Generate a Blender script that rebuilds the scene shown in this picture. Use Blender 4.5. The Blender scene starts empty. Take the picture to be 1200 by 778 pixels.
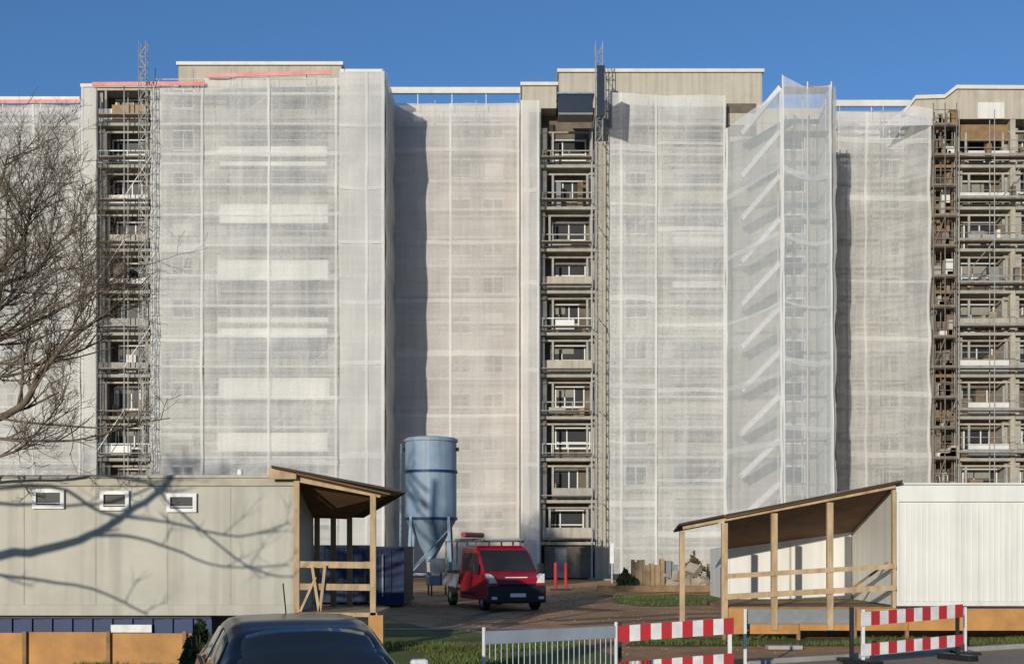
import bpy, bmesh, math, random
from mathutils import Vector, Matrix, noise
random.seed(7)
rad = math.radians
sc = bpy.context.scene
COL = sc.collection
F = 1400.0; HZ = 640.0; CX = 600.0; CH = 2.2

# ------------------------------------------------------------------ camera, sky, sun, exposure
cam = bpy.data.cameras.new('camera'); camo = bpy.data.objects.new('camera', cam); COL.objects.link(camo)
camo.location = (0, 0, CH); camo.rotation_euler = (rad(90), 0, 0)
cam.sensor_width = 36.0; cam.lens = 36.0*F/1200.0
cam.shift_y = (HZ-389)/1200.0
cam.clip_end = 5000
sc.camera = camo
SUN_AZ = rad(22); SUN_EL = rad(11.5)
LDIR = Vector((math.sin(SUN_AZ)*math.cos(SUN_EL), math.cos(SUN_AZ)*math.cos(SUN_EL), -math.sin(SUN_EL)))
w = bpy.data.worlds.new('World'); sc.world = w; w.use_nodes = True
nt = w.node_tree; bg = nt.nodes['Background']
sky = nt.nodes.new('ShaderNodeTexSky'); sky.sky_type = 'NISHITA'; sky.sun_disc = False
sky.sun_elevation = SUN_EL; sky.sun_rotation = math.pi+SUN_AZ
sky.air_density = 1.0; sky.dust_density = 0.0; sky.ozone_density = 5.0; sky.altitude = 900
nt.links.new(sky.outputs[0], bg.inputs[0]); bg.inputs[1].default_value = 0.15
sd = bpy.data.lights.new('sun', 'SUN'); sd.energy = 4.2; sd.angle = rad(0.5); sd.color = (1.0, 0.92, 0.79)
so = bpy.data.objects.new('sun', sd); COL.objects.link(so)
so.rotation_euler = LDIR.to_track_quat('-Z', 'Y').to_euler(); so.location = (-30, -60, 30)
sc.view_settings.view_transform = 'Standard'; sc.view_settings.look = 'None'
sc.view_settings.gamma = 1; sc.view_settings.use_curve_mapping = False
sc.view_settings.exposure = -0.15
sc.render.engine = 'CYCLES'
sc.cycles.transparent_max_bounces = 16

# ------------------------------------------------------------------ helpers
def X(px, D): return (px-CX)*D/F
def Z(py, D): return CH+(HZ-py)*D/F
def P(px, py, D): return Vector((X(px, D), D, Z(py, D)))

def mat(name, col, rough=0.8, var=0.25, scale=1.5, bump=0.0, bscale=20, metal=0.0, col2=None, stretch=(1,1,1), spec=0.3, streak=0.0):
    m = bpy.data.materials.new(name); m.use_nodes = True
    t = m.node_tree; b = t.nodes['Principled BSDF']
    b.inputs['Roughness'].default_value = rough; b.inputs['Metallic'].default_value = metal
    b.inputs['Specular IOR Level'].default_value = spec
    tc = t.nodes.new('ShaderNodeTexCoord'); mp = t.nodes.new('ShaderNodeMapping')
    mp.inputs['Scale'].default_value = stretch
    t.links.new(tc.outputs['Object'], mp.inputs[0])
    n = t.nodes.new('ShaderNodeTexNoise'); n.inputs['Scale'].default_value = scale; n.inputs['Detail'].default_value = 7
    n.inputs['Roughness'].default_value = 0.65
    t.links.new(mp.outputs[0], n.inputs[0])
    r = t.nodes.new('ShaderNodeValToRGB'); r.color_ramp.elements[0].position = 0.3; r.color_ramp.elements[1].position = 0.7
    c2 = col2 if col2 else tuple(c*(1-var) for c in col)
    r.color_ramp.elements[0].color = (*c2, 1); r.color_ramp.elements[1].color = (*col, 1)
    t.links.new(n.outputs['Fac'], r.inputs[0])
    out = r.outputs[0]
    if streak > 0:
        mp2 = t.nodes.new('ShaderNodeMapping'); mp2.inputs['Scale'].default_value = (3.0, 3.0, 0.15)
        t.links.new(tc.outputs['Object'], mp2.inputs[0])
        n2 = t.nodes.new('ShaderNodeTexNoise'); n2.inputs['Scale'].default_value = 1.2; n2.inputs['Detail'].default_value = 5
        t.links.new(mp2.outputs[0], n2.inputs[0])
        r2 = t.nodes.new('ShaderNodeMapRange'); r2.inputs[1].default_value = 0.45; r2.inputs[2].default_value = 0.7
        r2.inputs[3].default_value = 1.0; r2.inputs[4].default_value = 1.0-streak
        t.links.new(n2.outputs['Fac'], r2.inputs[0])
        mx = t.nodes.new('ShaderNodeMix'); mx.data_type = 'RGBA'; mx.blend_type = 'MULTIPLY'; mx.inputs[0].default_value = 1
        t.links.new(out, mx.inputs[6]); t.links.new(r2.outputs[0], mx.inputs[7]); out = mx.outputs[2]
    t.links.new(out, b.inputs['Base Color'])
    if bump > 0:
        nb = t.nodes.new('ShaderNodeTexNoise'); nb.inputs['Scale'].default_value = bscale; nb.inputs['Detail'].default_value = 6
        t.links.new(mp.outputs[0], nb.inputs[0])
        bp = t.nodes.new('ShaderNodeBump'); bp.inputs['Strength'].default_value = bump; bp.inputs['Distance'].default_value = 0.05
        t.links.new(nb.outputs['Fac'], bp.inputs['Height']); t.links.new(bp.outputs[0], b.inputs['Normal'])
    return m

def glass(name, col, rough=0.45):
    m = mat(name, col, rough, var=0.6, scale=0.35, spec=0.22)
    return m

def netmat(name, col, op, opvar=0.12, trans=0.35, wscale=1.0, lift=2.0):
    """woven debris netting: diffuse + translucent cloth seen through its open weave"""
    m = bpy.data.materials.new(name); m.use_nodes = True; t = m.node_tree
    for n in list(t.nodes): t.nodes.remove(n)
    o = t.nodes.new('ShaderNodeOutputMaterial'); tc = t.nodes.new('ShaderNodeTexCoord')
    def nz(sc_, st, det=5):
        mp = t.nodes.new('ShaderNodeMapping'); mp.inputs['Scale'].default_value = st; t.links.new(tc.outputs['Object'], mp.inputs[0])
        n = t.nodes.new('ShaderNodeTexNoise'); n.inputs['Scale'].default_value = sc_; n.inputs['Detail'].default_value = det
        t.links.new(mp.outputs[0], n.inputs[0]); return n.outputs['Fac']
    def mth(op_, a, b=None, c=None):
        n = t.nodes.new('ShaderNodeMath'); n.operation = op_
        for i, v in enumerate((a, b, c)):
            if v is None: continue
            if isinstance(v, (int, float)): n.inputs[i].default_value = v
            else: t.links.new(v, n.inputs[i])
        return n.outputs[0]
    big = nz(0.22*wscale, (1, 1, 1)); strk = nz(1.3, (1.6, 1.6, 0.12)); hor = nz(1.5, (0.12, 0.12, 2.2)); fine = nz(9, (1, 1, 1), 2)
    s = mth('ADD', mth('ADD', mth('MULTIPLY', big, 1.0), mth('MULTIPLY', strk, 0.9)), mth('ADD', mth('MULTIPLY', hor, 0.9), mth('MULTIPLY', fine, 0.8)))
    s = mth('SUBTRACT', s, 1.8)
    # bunched, denser cloth where the net is tied along every lift
    opa = mth('ADD', mth('MULTIPLY', s, opvar*2.2), op)
    opa = mth('MINIMUM', mth('MAXIMUM', opa, 0.05), 0.97)
    colr = t.nodes.new('ShaderNodeValToRGB'); colr.color_ramp.elements[0].position = 0.35; colr.color_ramp.elements[1].position = 0.65
    colr.color_ramp.elements[0].color = (col[0]*0.86, col[1]*0.87, col[2]*0.9, 1); colr.color_ramp.elements[1].color = (*col, 1)
    t.links.new(big, colr.inputs[0])
    d = t.nodes.new('ShaderNodeBsdfDiffuse'); tr = t.nodes.new('ShaderNodeBsdfTranslucent'); tp = t.nodes.new('ShaderNodeBsdfTransparent')
    t.links.new(colr.outputs[0], d.inputs[0]); t.links.new(colr.outputs[0], tr.inputs[0])
    bp = t.nodes.new('ShaderNodeBump'); bp.inputs['Strength'].default_value = 0.55; bp.inputs['Distance'].default_value = 0.16
    bs = mth('ADD', mth('MULTIPLY', strk, 0.7), mth('ADD', mth('MULTIPLY', big, 1.5), mth('MULTIPLY', fine, 0.12)))
    t.links.new(bs, bp.inputs['Height']); t.links.new(bp.outputs[0], d.inputs['Normal'])
    m1 = t.nodes.new('ShaderNodeMixShader'); m1.inputs[0].default_value = trans
    t.links.new(d.outputs[0], m1.inputs[1]); t.links.new(tr.outputs[0], m1.inputs[2])
    m2 = t.nodes.new('ShaderNodeMixShader'); t.links.new(opa, m2.inputs[0])
    t.links.new(tp.outputs[0], m2.inputs[1]); t.links.new(m1.outputs[0], m2.inputs[2])
    t.links.new(m2.outputs[0], o.inputs[0])
    return m

M = dict(
    render_wall=mat('beige_panel', (0.46, 0.42, 0.34), 0.9, 0.22, 0.5, 0.15, 8, streak=0.25),
    side_wall=mat('grey_panel', (0.36, 0.34, 0.32), 0.9, 0.35, 0.6, 0.2, 6, streak=0.35),
    recess_wall=mat('pale_panel', (0.50, 0.46, 0.42), 0.9, 0.2, 0.5, 0.15, 8, streak=0.2),
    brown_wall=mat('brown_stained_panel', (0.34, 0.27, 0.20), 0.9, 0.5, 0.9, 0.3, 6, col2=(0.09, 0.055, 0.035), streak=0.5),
    parapet=mat('beige_parapet', (0.50, 0.455, 0.365), 0.85, 0.18, 0.8, 0.1, 8, streak=0.2),
    coping=mat('white_coping', (0.68, 0.67, 0.63), 0.5, 0.2, 1.0),
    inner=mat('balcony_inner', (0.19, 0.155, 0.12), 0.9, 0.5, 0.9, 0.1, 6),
    slab=mat('slab_concrete', (0.42, 0.40, 0.35), 0.9, 0.35, 1.5, 0.1, 8),
    panel=mat('balcony_panel_beige', (0.50, 0.45, 0.36), 0.85, 0.3, 1.0, 0.1, 10, streak=0.25),
    panelw=mat('balcony_panel_white', (0.72, 0.70, 0.64), 0.7, 0.12, 1.0, streak=0.12),
    frame=mat('window_frame_white', (0.72, 0.72, 0.69), 0.5, 0.1, 2),
    glass=glass('window_glass', (0.04, 0.042, 0.045)),
    blind=mat('roller_blind', (0.30, 0.28, 0.24), 0.8, 0.3, 2),
    steel=mat('galvanised_tube', (0.50, 0.50, 0.48), 0.5, 0.3, 3.0, metal=0.2),
    steelw=mat('pale_tube', (0.66, 0.66, 0.64), 0.5, 0.2, 3.0),
    mast=mat('grey_mast_steel', (0.36, 0.36, 0.34), 0.55, 0.4, 3.0, metal=0.2),
    rust=mat('rusty_tube', (0.25, 0.215, 0.18), 0.7, 0.5, 3.0),
    deck=mat('deck_plank', (0.36, 0.31, 0.25), 0.85, 0.4, 2.0),
    deckb=mat('brown_plank', (0.22, 0.16, 0.11), 0.85, 0.5, 2.0),
    red_band=mat('red_guard_board', (0.60, 0.16, 0.14), 0.6, 0.3, 0.6, col2=(0.72, 0.42, 0.38)),
    navy=mat('dark_blue_paint', (0.006, 0.02, 0.045), 0.5, 0.4, 2.0),
    cont_beige=mat('cream_container', (0.50, 0.475, 0.40), 0.65, 0.2, 0.7, 0.10, 4, streak=0.2),
    cont_white=mat('white_container', (0.73, 0.72, 0.67), 0.5, 0.10, 0.8, 0.05, 3, streak=0.14),
    trim=mat('container_trim', (0.45, 0.41, 0.32), 0.6, 0.3, 1.5),
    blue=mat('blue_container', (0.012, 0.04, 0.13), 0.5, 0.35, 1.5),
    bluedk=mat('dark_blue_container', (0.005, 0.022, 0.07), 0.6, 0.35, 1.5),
    silo=mat('grey_blue_silo', (0.26, 0.35, 0.44), 0.45, 0.25, 1.3, streak=0.3),
    timber=mat('new_timber', (0.56, 0.40, 0.23), 0.8, 0.5, 5, 0.1, 20, stretch=(1, 1, 0.3)),
    timberd=mat('weathered_timber', (0.32, 0.20, 0.10), 0.85, 0.45, 2.5, 0.1, 20),
    board=mat('orange_shuttering', (0.55, 0.28, 0.085), 0.7, 0.45, 1.8, 0.1, 10, col2=(0.34, 0.17, 0.06)),
    ply=mat('roof_underside', (0.22, 0.12, 0.06), 0.85, 0.4, 1.5),
    felt=mat('roof_felt', (0.07, 0.055, 0.045), 0.9, 0.4, 2.0),
    redp=mat('van_red', (0.36, 0.008, 0.016), 0.3, 0.15, 1.0, spec=0.6),
    blackp=mat('black_plastic', (0.018, 0.02, 0.022), 0.5, 0.3, 4.0),
    carp=mat('dark_car_paint', (0.007, 0.009, 0.011), 0.2, 0.2, 1.0, spec=0.45),
    carglass=mat('car_glass', (0.02, 0.025, 0.03), 0.06, 0.3, 1, spec=0.8),
    tyre=mat('tyre_rubber', (0.02, 0.02, 0.02), 0.9, 0.3, 6),
    rim=mat('wheel_rim', (0.35, 0.35, 0.36), 0.35, 0.2, 5, metal=0.6),
    lampg=mat('lamp_glass', (0.75, 0.75, 0.75), 0.15, 0.2, 6, spec=0.7),
    plate=mat('number_plate', (0.8, 0.8, 0.8), 0.4, 0.05, 3),
    white=mat('white_paint', (0.80, 0.79, 0.76), 0.5, 0.3, 4),
    redw=mat('signal_red', (0.55, 0.02, 0.03), 0.5, 0.4, 4, col2=(0.38, 0.04, 0.04)),
    zinc=mat('zinc_rail', (0.40, 0.44, 0.48), 0.5, 0.25, 3, metal=0.3),
    bark=mat('bark', (0.20, 0.155, 0.11), 0.9, 0.4, 5, 0.3, 20),
    leaf=mat('hedge_leaf', (0.045, 0.075, 0.025), 0.8, 0.5, 3),
    dead=mat('dry_leaf', (0.19, 0.14, 0.07), 0.85, 0.5, 3),
    asphalt=mat('asphalt', (0.36, 0.285, 0.20), 0.9, 0.35, 0.8, 0.2, 30, col2=(0.24, 0.185, 0.13)),
    dirt=mat('bare_earth', (0.62, 0.35, 0.16), 0.95, 0.5, 0.4, 0.5, 5, col2=(0.26, 0.14, 0.07)),
    grass=mat('lawn_grass', (0.14, 0.21, 0.045), 0.95, 0.5, 0.7, 0.6, 12, col2=(0.09, 0.075, 0.03)),
    mud=mat('dark_mud', (0.17, 0.10, 0.055), 0.6, 0.5, 1.5, 0.5, 8),
    pebble=mat('dull_pebble', (0.30, 0.22, 0.15), 0.9, 0.5, 0.8),
    stone=mat('pale_rubble', (0.42, 0.36, 0.27), 0.9, 0.4, 2, 0.3, 8),
    grey=mat('grey_paint', (0.25, 0.26, 0.27), 0.6, 0.3, 3),
    insul=mat('insulation_wrap', (0.42, 0.30, 0.17), 0.8, 0.4, 1.5),
)
NET = netmat('netting_grey', (0.93, 0.925, 0.875), 0.60, 0.20)
NETL = netmat('netting_pale', (0.92, 0.885, 0.83), 0.66, 0.12)
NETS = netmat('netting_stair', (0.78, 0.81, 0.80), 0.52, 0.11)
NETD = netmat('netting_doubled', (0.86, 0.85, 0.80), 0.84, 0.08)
CAGE_SHADE = netmat('cage_shadow_dark', (0.13, 0.14, 0.17), 0.72, 0.30, trans=.2)  # dark cloth colour painting the cage shadow on the netting
SEAM = netmat('netting_seam', (0.92, 0.90, 0.85), 0.85, 0.06)

class MB:
    def __init__(s): s.v = []; s.f = []; s.mi = []; s.m = 0
    def add(s, vs, fs):
        o = len(s.v); s.v += [tuple(v) for v in vs]
        for f in fs: s.f.append(tuple(i+o for i in f)); s.mi.append(s.m)
        return s
    def box(s, x0, x1, y0, y1, z0, z1):
        if x1 < x0: x0, x1 = x1, x0
        if y1 < y0: y0, y1 = y1, y0
        if z1 < z0: z0, z1 = z1, z0
        return s.add([(x0,y0,z0),(x1,y0,z0),(x1,y1,z0),(x0,y1,z0),(x0,y0,z1),(x1,y0,z1),(x1,y1,z1),(x0,y1,z1)],
              [(0,3,2,1),(4,5,6,7),(0,1,5,4),(1,2,6,5),(2,3,7,6),(3,0,4,7)])
    def bar(s, a, b, wd=0.05, h=None, n=4, w2=None):
        a = Vector(a); b = Vector(b); d = b-a
        if d.length < 1e-6: return s
        d.normalize(); up = Vector((0,0,1)) if abs(d.z) < 0.95 else Vector((0,1,0))
        sx = d.cross(up).normalized(); sy = sx.cross(d)
        h = wd if h is None else h; w2 = wd if w2 is None else w2
        vs = []
        for p, ww in ((a, wd), (b, w2)):
            for k in range(n):
                t = 2*math.pi*(k+0.5)/n; q = 1/math.cos(math.pi/n)*0.5
                hh = h*(ww/wd) if wd else h
                vs.append(p+sx*math.cos(t)*ww*q+sy*math.sin(t)*hh*q)
        fs = [(k, (k+1)%n, n+(k+1)%n, n+k) for k in range(n)]
        fs += [tuple(reversed(range(n))), tuple(range(n, 2*n))]
        return s.add(vs, fs)
    def path(s, pts, r0, r1, n=5):
        ring = []
        o = len(s.v); m = len(pts)
        for i, p in enumerate(pts):
            p = Vector(p); a = Vector(pts[max(i-1, 0)]); b = Vector(pts[min(i+1, m-1)])
            d = (b-a).normalized(); up = Vector((0,0,1)) if abs(d.z) < 0.9 else Vector((1,0,0))
            sx = d.cross(up).normalized(); sy = sx.cross(d); r = r0+(r1-r0)*i/(m-1)
            for k in range(n):
                t = 2*math.pi*k/n; s.v.append(tuple(p+sx*math.cos(t)*r+sy*math.sin(t)*r))
        for i in range(m-1):
            for k in range(n):
                s.f.append((o+i*n+k, o+i*n+(k+1)%n, o+(i+1)*n+(k+1)%n, o+(i+1)*n+k)); s.mi.append(s.m)
        s.f.append(tuple(reversed(range(o, o+n)))); s.mi.append(s.m)
        s.f.append(tuple(range(o+(m-1)*n, o+m*n))); s.mi.append(s.m)
        return s
    def prism(s, poly, y0, y1):
        """polygon of (x,z) extruded between y0 and y1"""
        n = len(poly)
        vs = [(x, y0, z) for x, z in poly]+[(x, y1, z) for x, z in poly]
        return s.add(vs, [tuple(range(n)), tuple(reversed(range(n, 2*n)))]+[((k+1)%n, k, n+k, n+(k+1)%n) for k in range(n)])
    def lathe(s, prof, c=(0,0,0), n=32):
        o = len(s.v); m = len(prof)
        for r, z in prof:
            for k in range(n):
                t = 2*math.pi*k/n; s.v.append((c[0]+r*math.cos(t), c[1]+r*math.sin(t), c[2]+z))
        for i in range(m-1):
            for k in range(n):
                s.f.append((o+i*n+k, o+i*n+(k+1)%n, o+(i+1)*n+(k+1)%n, o+(i+1)*n+k)); s.mi.append(s.m)
        return s
    def build(s, name, mats, parent=None, bevel=0.0, smooth=False, loc=None):
        me = bpy.data.meshes.new(name); me.from_pydata(s.v, [], s.f)
        mats = mats if isinstance(mats, (list, tuple)) else [mats]
        for m_ in mats: me.materials.append(M[m_] if isinstance(m_, str) else m_)
        if len(mats) > 1: me.polygons.foreach_set('material_index', s.mi)
        bm = bmesh.new(); bm.from_mesh(me); bmesh.ops.recalc_face_normals(bm, faces=bm.faces); bm.to_mesh(me); bm.free()
        if smooth: me.polygons.foreach_set('use_smooth', [True]*len(me.polygons))
        o = bpy.data.objects.new(name, me); COL.objects.link(o)
        if parent is not None: o.parent = parent
        if loc is not None: o.location = loc
        if bevel:
            b = o.modifiers.new('b', 'BEVEL'); b.width = bevel; b.segments = 2; b.limit_method = 'ANGLE'
        return o

def thing(name, label, cat, loc=(0,0,0), rz=0, group=None):
    o = bpy.data.objects.new(name, None); COL.objects.link(o); o.location = loc; o.rotation_euler = (0,0,rz)
    o['label'] = label; o['category'] = cat
    if group: o['group'] = group
    return o
def tag(o, label, cat, group=None, kind=None):
    if label: o['label'] = label
    if cat: o['category'] = cat
    if group: o['group'] = group
    if kind: o['kind'] = kind
    return o
def copy_tree(o, parent=None):
    c = o.copy(); COL.objects.link(c); c.parent = parent
    for ch in list(o.children): copy_tree(ch, c)
    return c
def structure(o): o['kind'] = 'structure'; return o

# ------------------------------------------------------------------ ground
def sheet(name, pts, z, m, sub=0):
    mb = MB(); mb.add([(x, y, z) for x, y in pts], [tuple(range(len(pts)))])
    return structure(mb.build(name, m))
gr = MB(); N = 60
# one sheet reaching the horizon, gently uneven near the site
xs = [-1500, -600, -250]+[-120+i*4 for i in range(61)]+[250, 600, 1500]
ys = [-1500, -500, -150]+[-40+i*4 for i in range(46)]+[300, 800, 2500]
vs = []; fs = []
for y in ys:
    for x in xs: vs.append((x, y, 0.0))
for j in range(len(ys)-1):
    for i in range(len(xs)-1):
        a = j*len(xs)+i; fs.append((a, a+1, a+1+len(xs), a+len(xs)))
gr.add(vs, fs); structure(gr.build('ground', 'dirt'))
def wavy(name, pts, z, m, amp=0.35, step=0.6, seed=0):
    out = []
    n = len(pts)
    for i in range(n):
        a = Vector((*pts[i], 0)); b = Vector((*pts[(i+1)%n], 0)); k = max(1, int((b-a).length/step))
        for j in range(k):
            p = a.lerp(b, j/k); q = noise.noise_vector(Vector((p.x*0.5, p.y*0.5, seed)))
            out.append((p.x+q.x*amp, p.y+q.y*amp))
    return sheet(name, out, z, m)
wavy('lawn', [(4.3, 44.2), (30, 44.2), (30, 54), (4.0, 54)], 0.008, 'grass', 0.9, 0.7, 1)
wavy('lawn', [(-9, 18), (0.4, 17.6), (2.5, 20), (1.5, 27), (-3, 34), (-9, 34)], 0.012, 'grass', 0.6, 0.7, 2)
wavy('lawn', [(2.5, 26.3), (40, 26.6), (40, 28.6), (3.0, 28.6)], 0.016, 'grass', 0.25, 0.6, 3)
sheet('road', [(-60, -60), (60, -60), (80, 54), (24, 31.4), (11, 25.6), (4.4, 22.0), (1.4, 17.2), (-3, 15), (-10, 14), (-60, 12)], 0.02, 'asphalt')
ke = MB()
for a, b in (((4.4, 22.0), (11, 25.6)), ((11, 25.6), (24, 31.4)), ((24, 31.4), (80, 54))):
    ke.bar((a[0]-.05, a[1]+.1, 0.05), (b[0]-.05, b[1]+.1, 0.05), 0.14, 0.12)
structure(ke.build('kerb', 'slab'))
sheet('path', [(-6, 31.2), (1.0, 31.4), (0.6, 31.9), (-6, 31.7)], 0.024, 'slab')
# rough, trodden verge of grass tufts
def tufts(name, area, n, h, m, seed):
    r = random.Random(seed); mb = MB()
    for _ in range(n):
        x = r.uniform(*area[0]); y = r.uniform(*area[1])
        if noise.noise(Vector((x*0.6, y*0.6, seed))) < -0.12: continue
        for k in range(4):
            a = r.uniform(0, 6.28); l = h*r.uniform(0.5, 1.2); dx = math.cos(a)*l*.5; dy = math.sin(a)*l*.5; wv = 0.012
            mb.add([(x-wv*math.sin(a), y+wv*math.cos(a), 0), (x+wv*math.sin(a), y-wv*math.cos(a), 0), (x+dx, y+dy, l)], [(0, 1, 2)])
    o = mb.build(name, m); tag(o, None, None, None, 'stuff'); return o
tag(tufts('grass', ((2.8, 30), (26.4, 28.2)), 5000, 0.12, 'grass', 3), 'rough grass along the foot of the white container', 'grass')
tag(tufts('grass', ((-8, 1.5), (18, 27)), 9000, 0.11, 'grass', 5), 'rough shaded grass behind the metal crowd barrier', 'grass')
tag(tufts('grass', ((4.3, 25), (44.3, 53)), 6000, 0.13, 'grass', 6), 'strip of lawn in front of the covered material piles', 'grass')

r_ = random.Random(9); mb = MB()
for _ in range(2600):
    y = r_.uniform(17, 70); x = r_.uniform(-.45, .45)*y; q = r_.uniform(.01, .035)*(1+y/60); a = r_.uniform(0, 3)
    c_, s_ = math.cos(a)*q, math.sin(a)*q
    mb.add([(x+c_, y+s_, 0), (x-s_, y+c_, 0), (x-c_, y-s_, 0), (x+s_, y-c_, 0), (x, y, q*.8)], [(0, 1, 4), (1, 2, 4), (2, 3, 4), (3, 0, 4)])
tag(mb.build('gravel', 'pebble'), 'loose stones scattered over the bare earth of the yard', 'gravel', None, 'stuff')
for pts, w_ in (([(-2.0, 33), (-1.2, 38), (1.0, 46), (6, 56), (16, 66)], .28), ([(-.4, 33), (.5, 38), (2.6, 45.5), (7.5, 55), (18, 65)], .28), ([(1.5, 33.5), (6, 37), (14, 39.5), (26, 40)], .3), ([(1.2, 35.3), (5.5, 38.8), (13.6, 41.3), (26, 42)], .3)):
    l1 = []; l2 = []
    for i in range(len(pts)-1):
        a, b = Vector(pts[i]), Vector(pts[i+1])
        for k in range(6):
            p = a.lerp(b, k/6); n_ = Vector((-(b-a).y, (b-a).x)).normalized()*w_*(1+.3*noise.noise(Vector((p.x, p.y, 4)))); l1.append(tuple(p+n_)); l2.append(tuple(p-n_))
    sheet('tyre_track', l1+l2[::-1], .006, 'mud')
# ------------------------------------------------------------------ apartment building
FP = 80.0; RP = 86.0           # facade of the bays, facade of the recesses
SL = [2.5+2.8*k for k in range(12)]
B = thing('apartment_building', 'long pale ten-storey apartment block wrapped in scaffolding and netting', 'building', (0, FP, 0))
def part(name, mb, m, parent=B, bevel=0, **k):
    o = mb.build(name, m, None, bevel, **k); o.parent = parent; o.matrix_parent_inverse = Matrix.Translation(-Vector(B.location)) if parent is B else Matrix.Identity(4)
    return o
BACK = 98.0
x95, x115, x175, x452 = X(97, FP), X(114, FP), X(176, FP), X(450, FP)
x610, x633, x697, x972 = X(612, FP), X(634, FP), X(697, FP), X(970, FP)
x1092 = X(1094, FP)
def Z8(y): return Z(y, FP)
def Z6(y): return Z(y, RP)
def wallbox(name, a, b, y0, y1, z0, z1, m='render_wall'): return part(name, MB().box(a, b, y0, y1, z0, z1), m)
# recess sections
wallbox('wall', X(-260, RP), x95, RP, BACK, 0, Z6(124), 'recess_wall')
wallbox('wall', x452, x610, RP, BACK, 0, Z6(124), 'recess_wall')
wallbox('wall', x972, x1092, RP, BACK, 0, Z6(131), 'recess_wall')
# bay 1
def bay(xa, xs0, xs1, xb, zt, m='render_wall', depth=1.5):
    """a projecting bay with one open loggia stack between xs0 and xs1"""
    if xs0 > xa: wallbox('wall', xa, xs0, FP, BACK-.01, 0, zt, m)
    wallbox('wall', xs1, xb, FP, BACK-.01, 0, zt, m)
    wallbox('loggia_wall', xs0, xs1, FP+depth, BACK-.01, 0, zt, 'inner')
bay(x95, x115, x175, x452, Z8(106))
bay(x610, x633, x697, x972, Z8(127))
x3a, x3b, x3c, x3d = X(1122, FP), X(1184, FP), X(1190, FP), X(1262, FP)
ZT3 = Z8(140)
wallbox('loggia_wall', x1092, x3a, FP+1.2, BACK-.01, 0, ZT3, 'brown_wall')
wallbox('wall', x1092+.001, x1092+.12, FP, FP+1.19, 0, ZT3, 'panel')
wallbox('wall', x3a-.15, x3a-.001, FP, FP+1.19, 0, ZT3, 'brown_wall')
wallbox('wall', x3b, x3c, FP, BACK-.01, 0, ZT3, 'panel')
wallbox('wall', x3d, X(1500, FP), FP, BACK-.01, 0, ZT3, 'render_wall')
wallbox('loggia_wall', x3a, x3b, FP+1.5, BACK-.01, 0, ZT3, 'deckb')
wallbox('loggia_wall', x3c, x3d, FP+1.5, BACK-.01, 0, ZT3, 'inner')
# roof storeys / parapets
def roofblock(px0, px1, ytop, ybot, D=FP, inset=0.02, m='parapet', cop=True):
    a, b = X(px0, D), X(px1, D); zt = Z(ytop, D)
    part('parapet', MB().box(a, b, D+inset, BACK-1, Z(ybot, D), zt-.22), m)
    if cop: part('coping', MB().box(a-.12, b+.12, D+inset-.15, BACK-.9, zt-.22, zt), 'coping')
roofblock(97, 208, 99, 106.01)
roofblock(209, 400, 73, 106.02, inset=0.05)
roofblock(401, 447, 82, 106.03)
roofblock(612, 652, 97, 127.01)
roofblock(655, 893, 82, 127.02, inset=-0.05)
# stepped roof edge of the right bay
poly = [(1058, 131), (1072, 113), (1106, 112), (1120, 101), (1500, 103)]
pp = [(X(a, FP), Z8(b)) for a, b in poly]
part('parapet', MB().prism([(x, z-.25) for x, z in pp]+[(X(1500, FP), ZT3+.001), (x1092, ZT3+.001), (X(1062, FP), Z8(135))], FP-.05, FP+.3), 'parapet')
part('parapet', MB().prism([(x1092, Z8(112)-.25), (X(1106, FP), Z8(112)-.25), (X(1120, FP), Z8(101)-.25), (X(1500, FP), Z8(103)-.25), (X(1500, FP), ZT3+.001), (x1092, ZT3+.001)], FP+.31, BACK-1), 'parapet')
part('coping', MB().prism([(x, z) for x, z in pp]+[(x, z-.249) for x, z in reversed(pp)], FP-.2, FP+.4), 'coping')
# raised white roof edge beams of the recesses, carried on short posts, sky showing underneath
for px0, px1, yt in ((448, 612, 106), (972, 1066, 121), (-260, 97, 117)):
    a, b = X(px0, RP), X(px1, RP)
    part('roof_edge_beam', MB().box(a+.02, b-.02, RP-.6, RP-.3, Z(yt+7, RP), Z(yt, RP)), 'coping')
    n = max(2, int((b-a)/2.5))
    for i in range(n+1):
        xx = a+.15+(b-a-.3)*i/n; part('beam_post', MB().box(xx-.03, xx+.03, RP-.48, RP-.42, Z(yt+7, RP)-1.1, Z(yt+7, RP)), 'steelw')

# windows: pane with a white frame, mesh data shared
def window_mesh(wd, h, mull=(0.5,), sash=None, ft=0.09):
    g = MB().box(-wd/2, wd/2, -0.02, 0.03, 0, h)
    f = MB()
    for a, b, c, d in ((-wd/2-.02, wd/2+.02, -.03, ft), (-wd/2-.02, wd/2+.02, h-ft, h+.03)): f.box(a, b, -.06, .02, c, d)
    for xx in (-wd/2-.02, wd/2+.02-ft): f.box(xx, xx+ft, -.055, .02, ft, h-ft)
    for q in mull: f.box(-wd/2+wd*q-ft*.45, -wd/2+wd*q+ft*.45, -.05, .02, ft, h-ft)
    if sash: f.box(-wd/2+ft, wd/2-ft, -.045, .02, h*sash-.04, h*sash+.04)
    return g, f
PROT = {}
def window(name, key, x, y, z, spec):
    """a window (glass) with its frame as sub-part"""
    if key not in PROT:
        g, f = window_mesh(*spec)
        go = g.build(name, 'glass'); fo = f.build('frame', 'frame', go)
        PROT[key] = (go, fo); new = go
    else:
        go, fo = PROT[key]; new = go.copy(); COL.objects.link(new)
        c = fo.copy(); COL.objects.link(c); c.parent = new
    new.parent = B; new.location = (x, y-FP, z)
    return new
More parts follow.
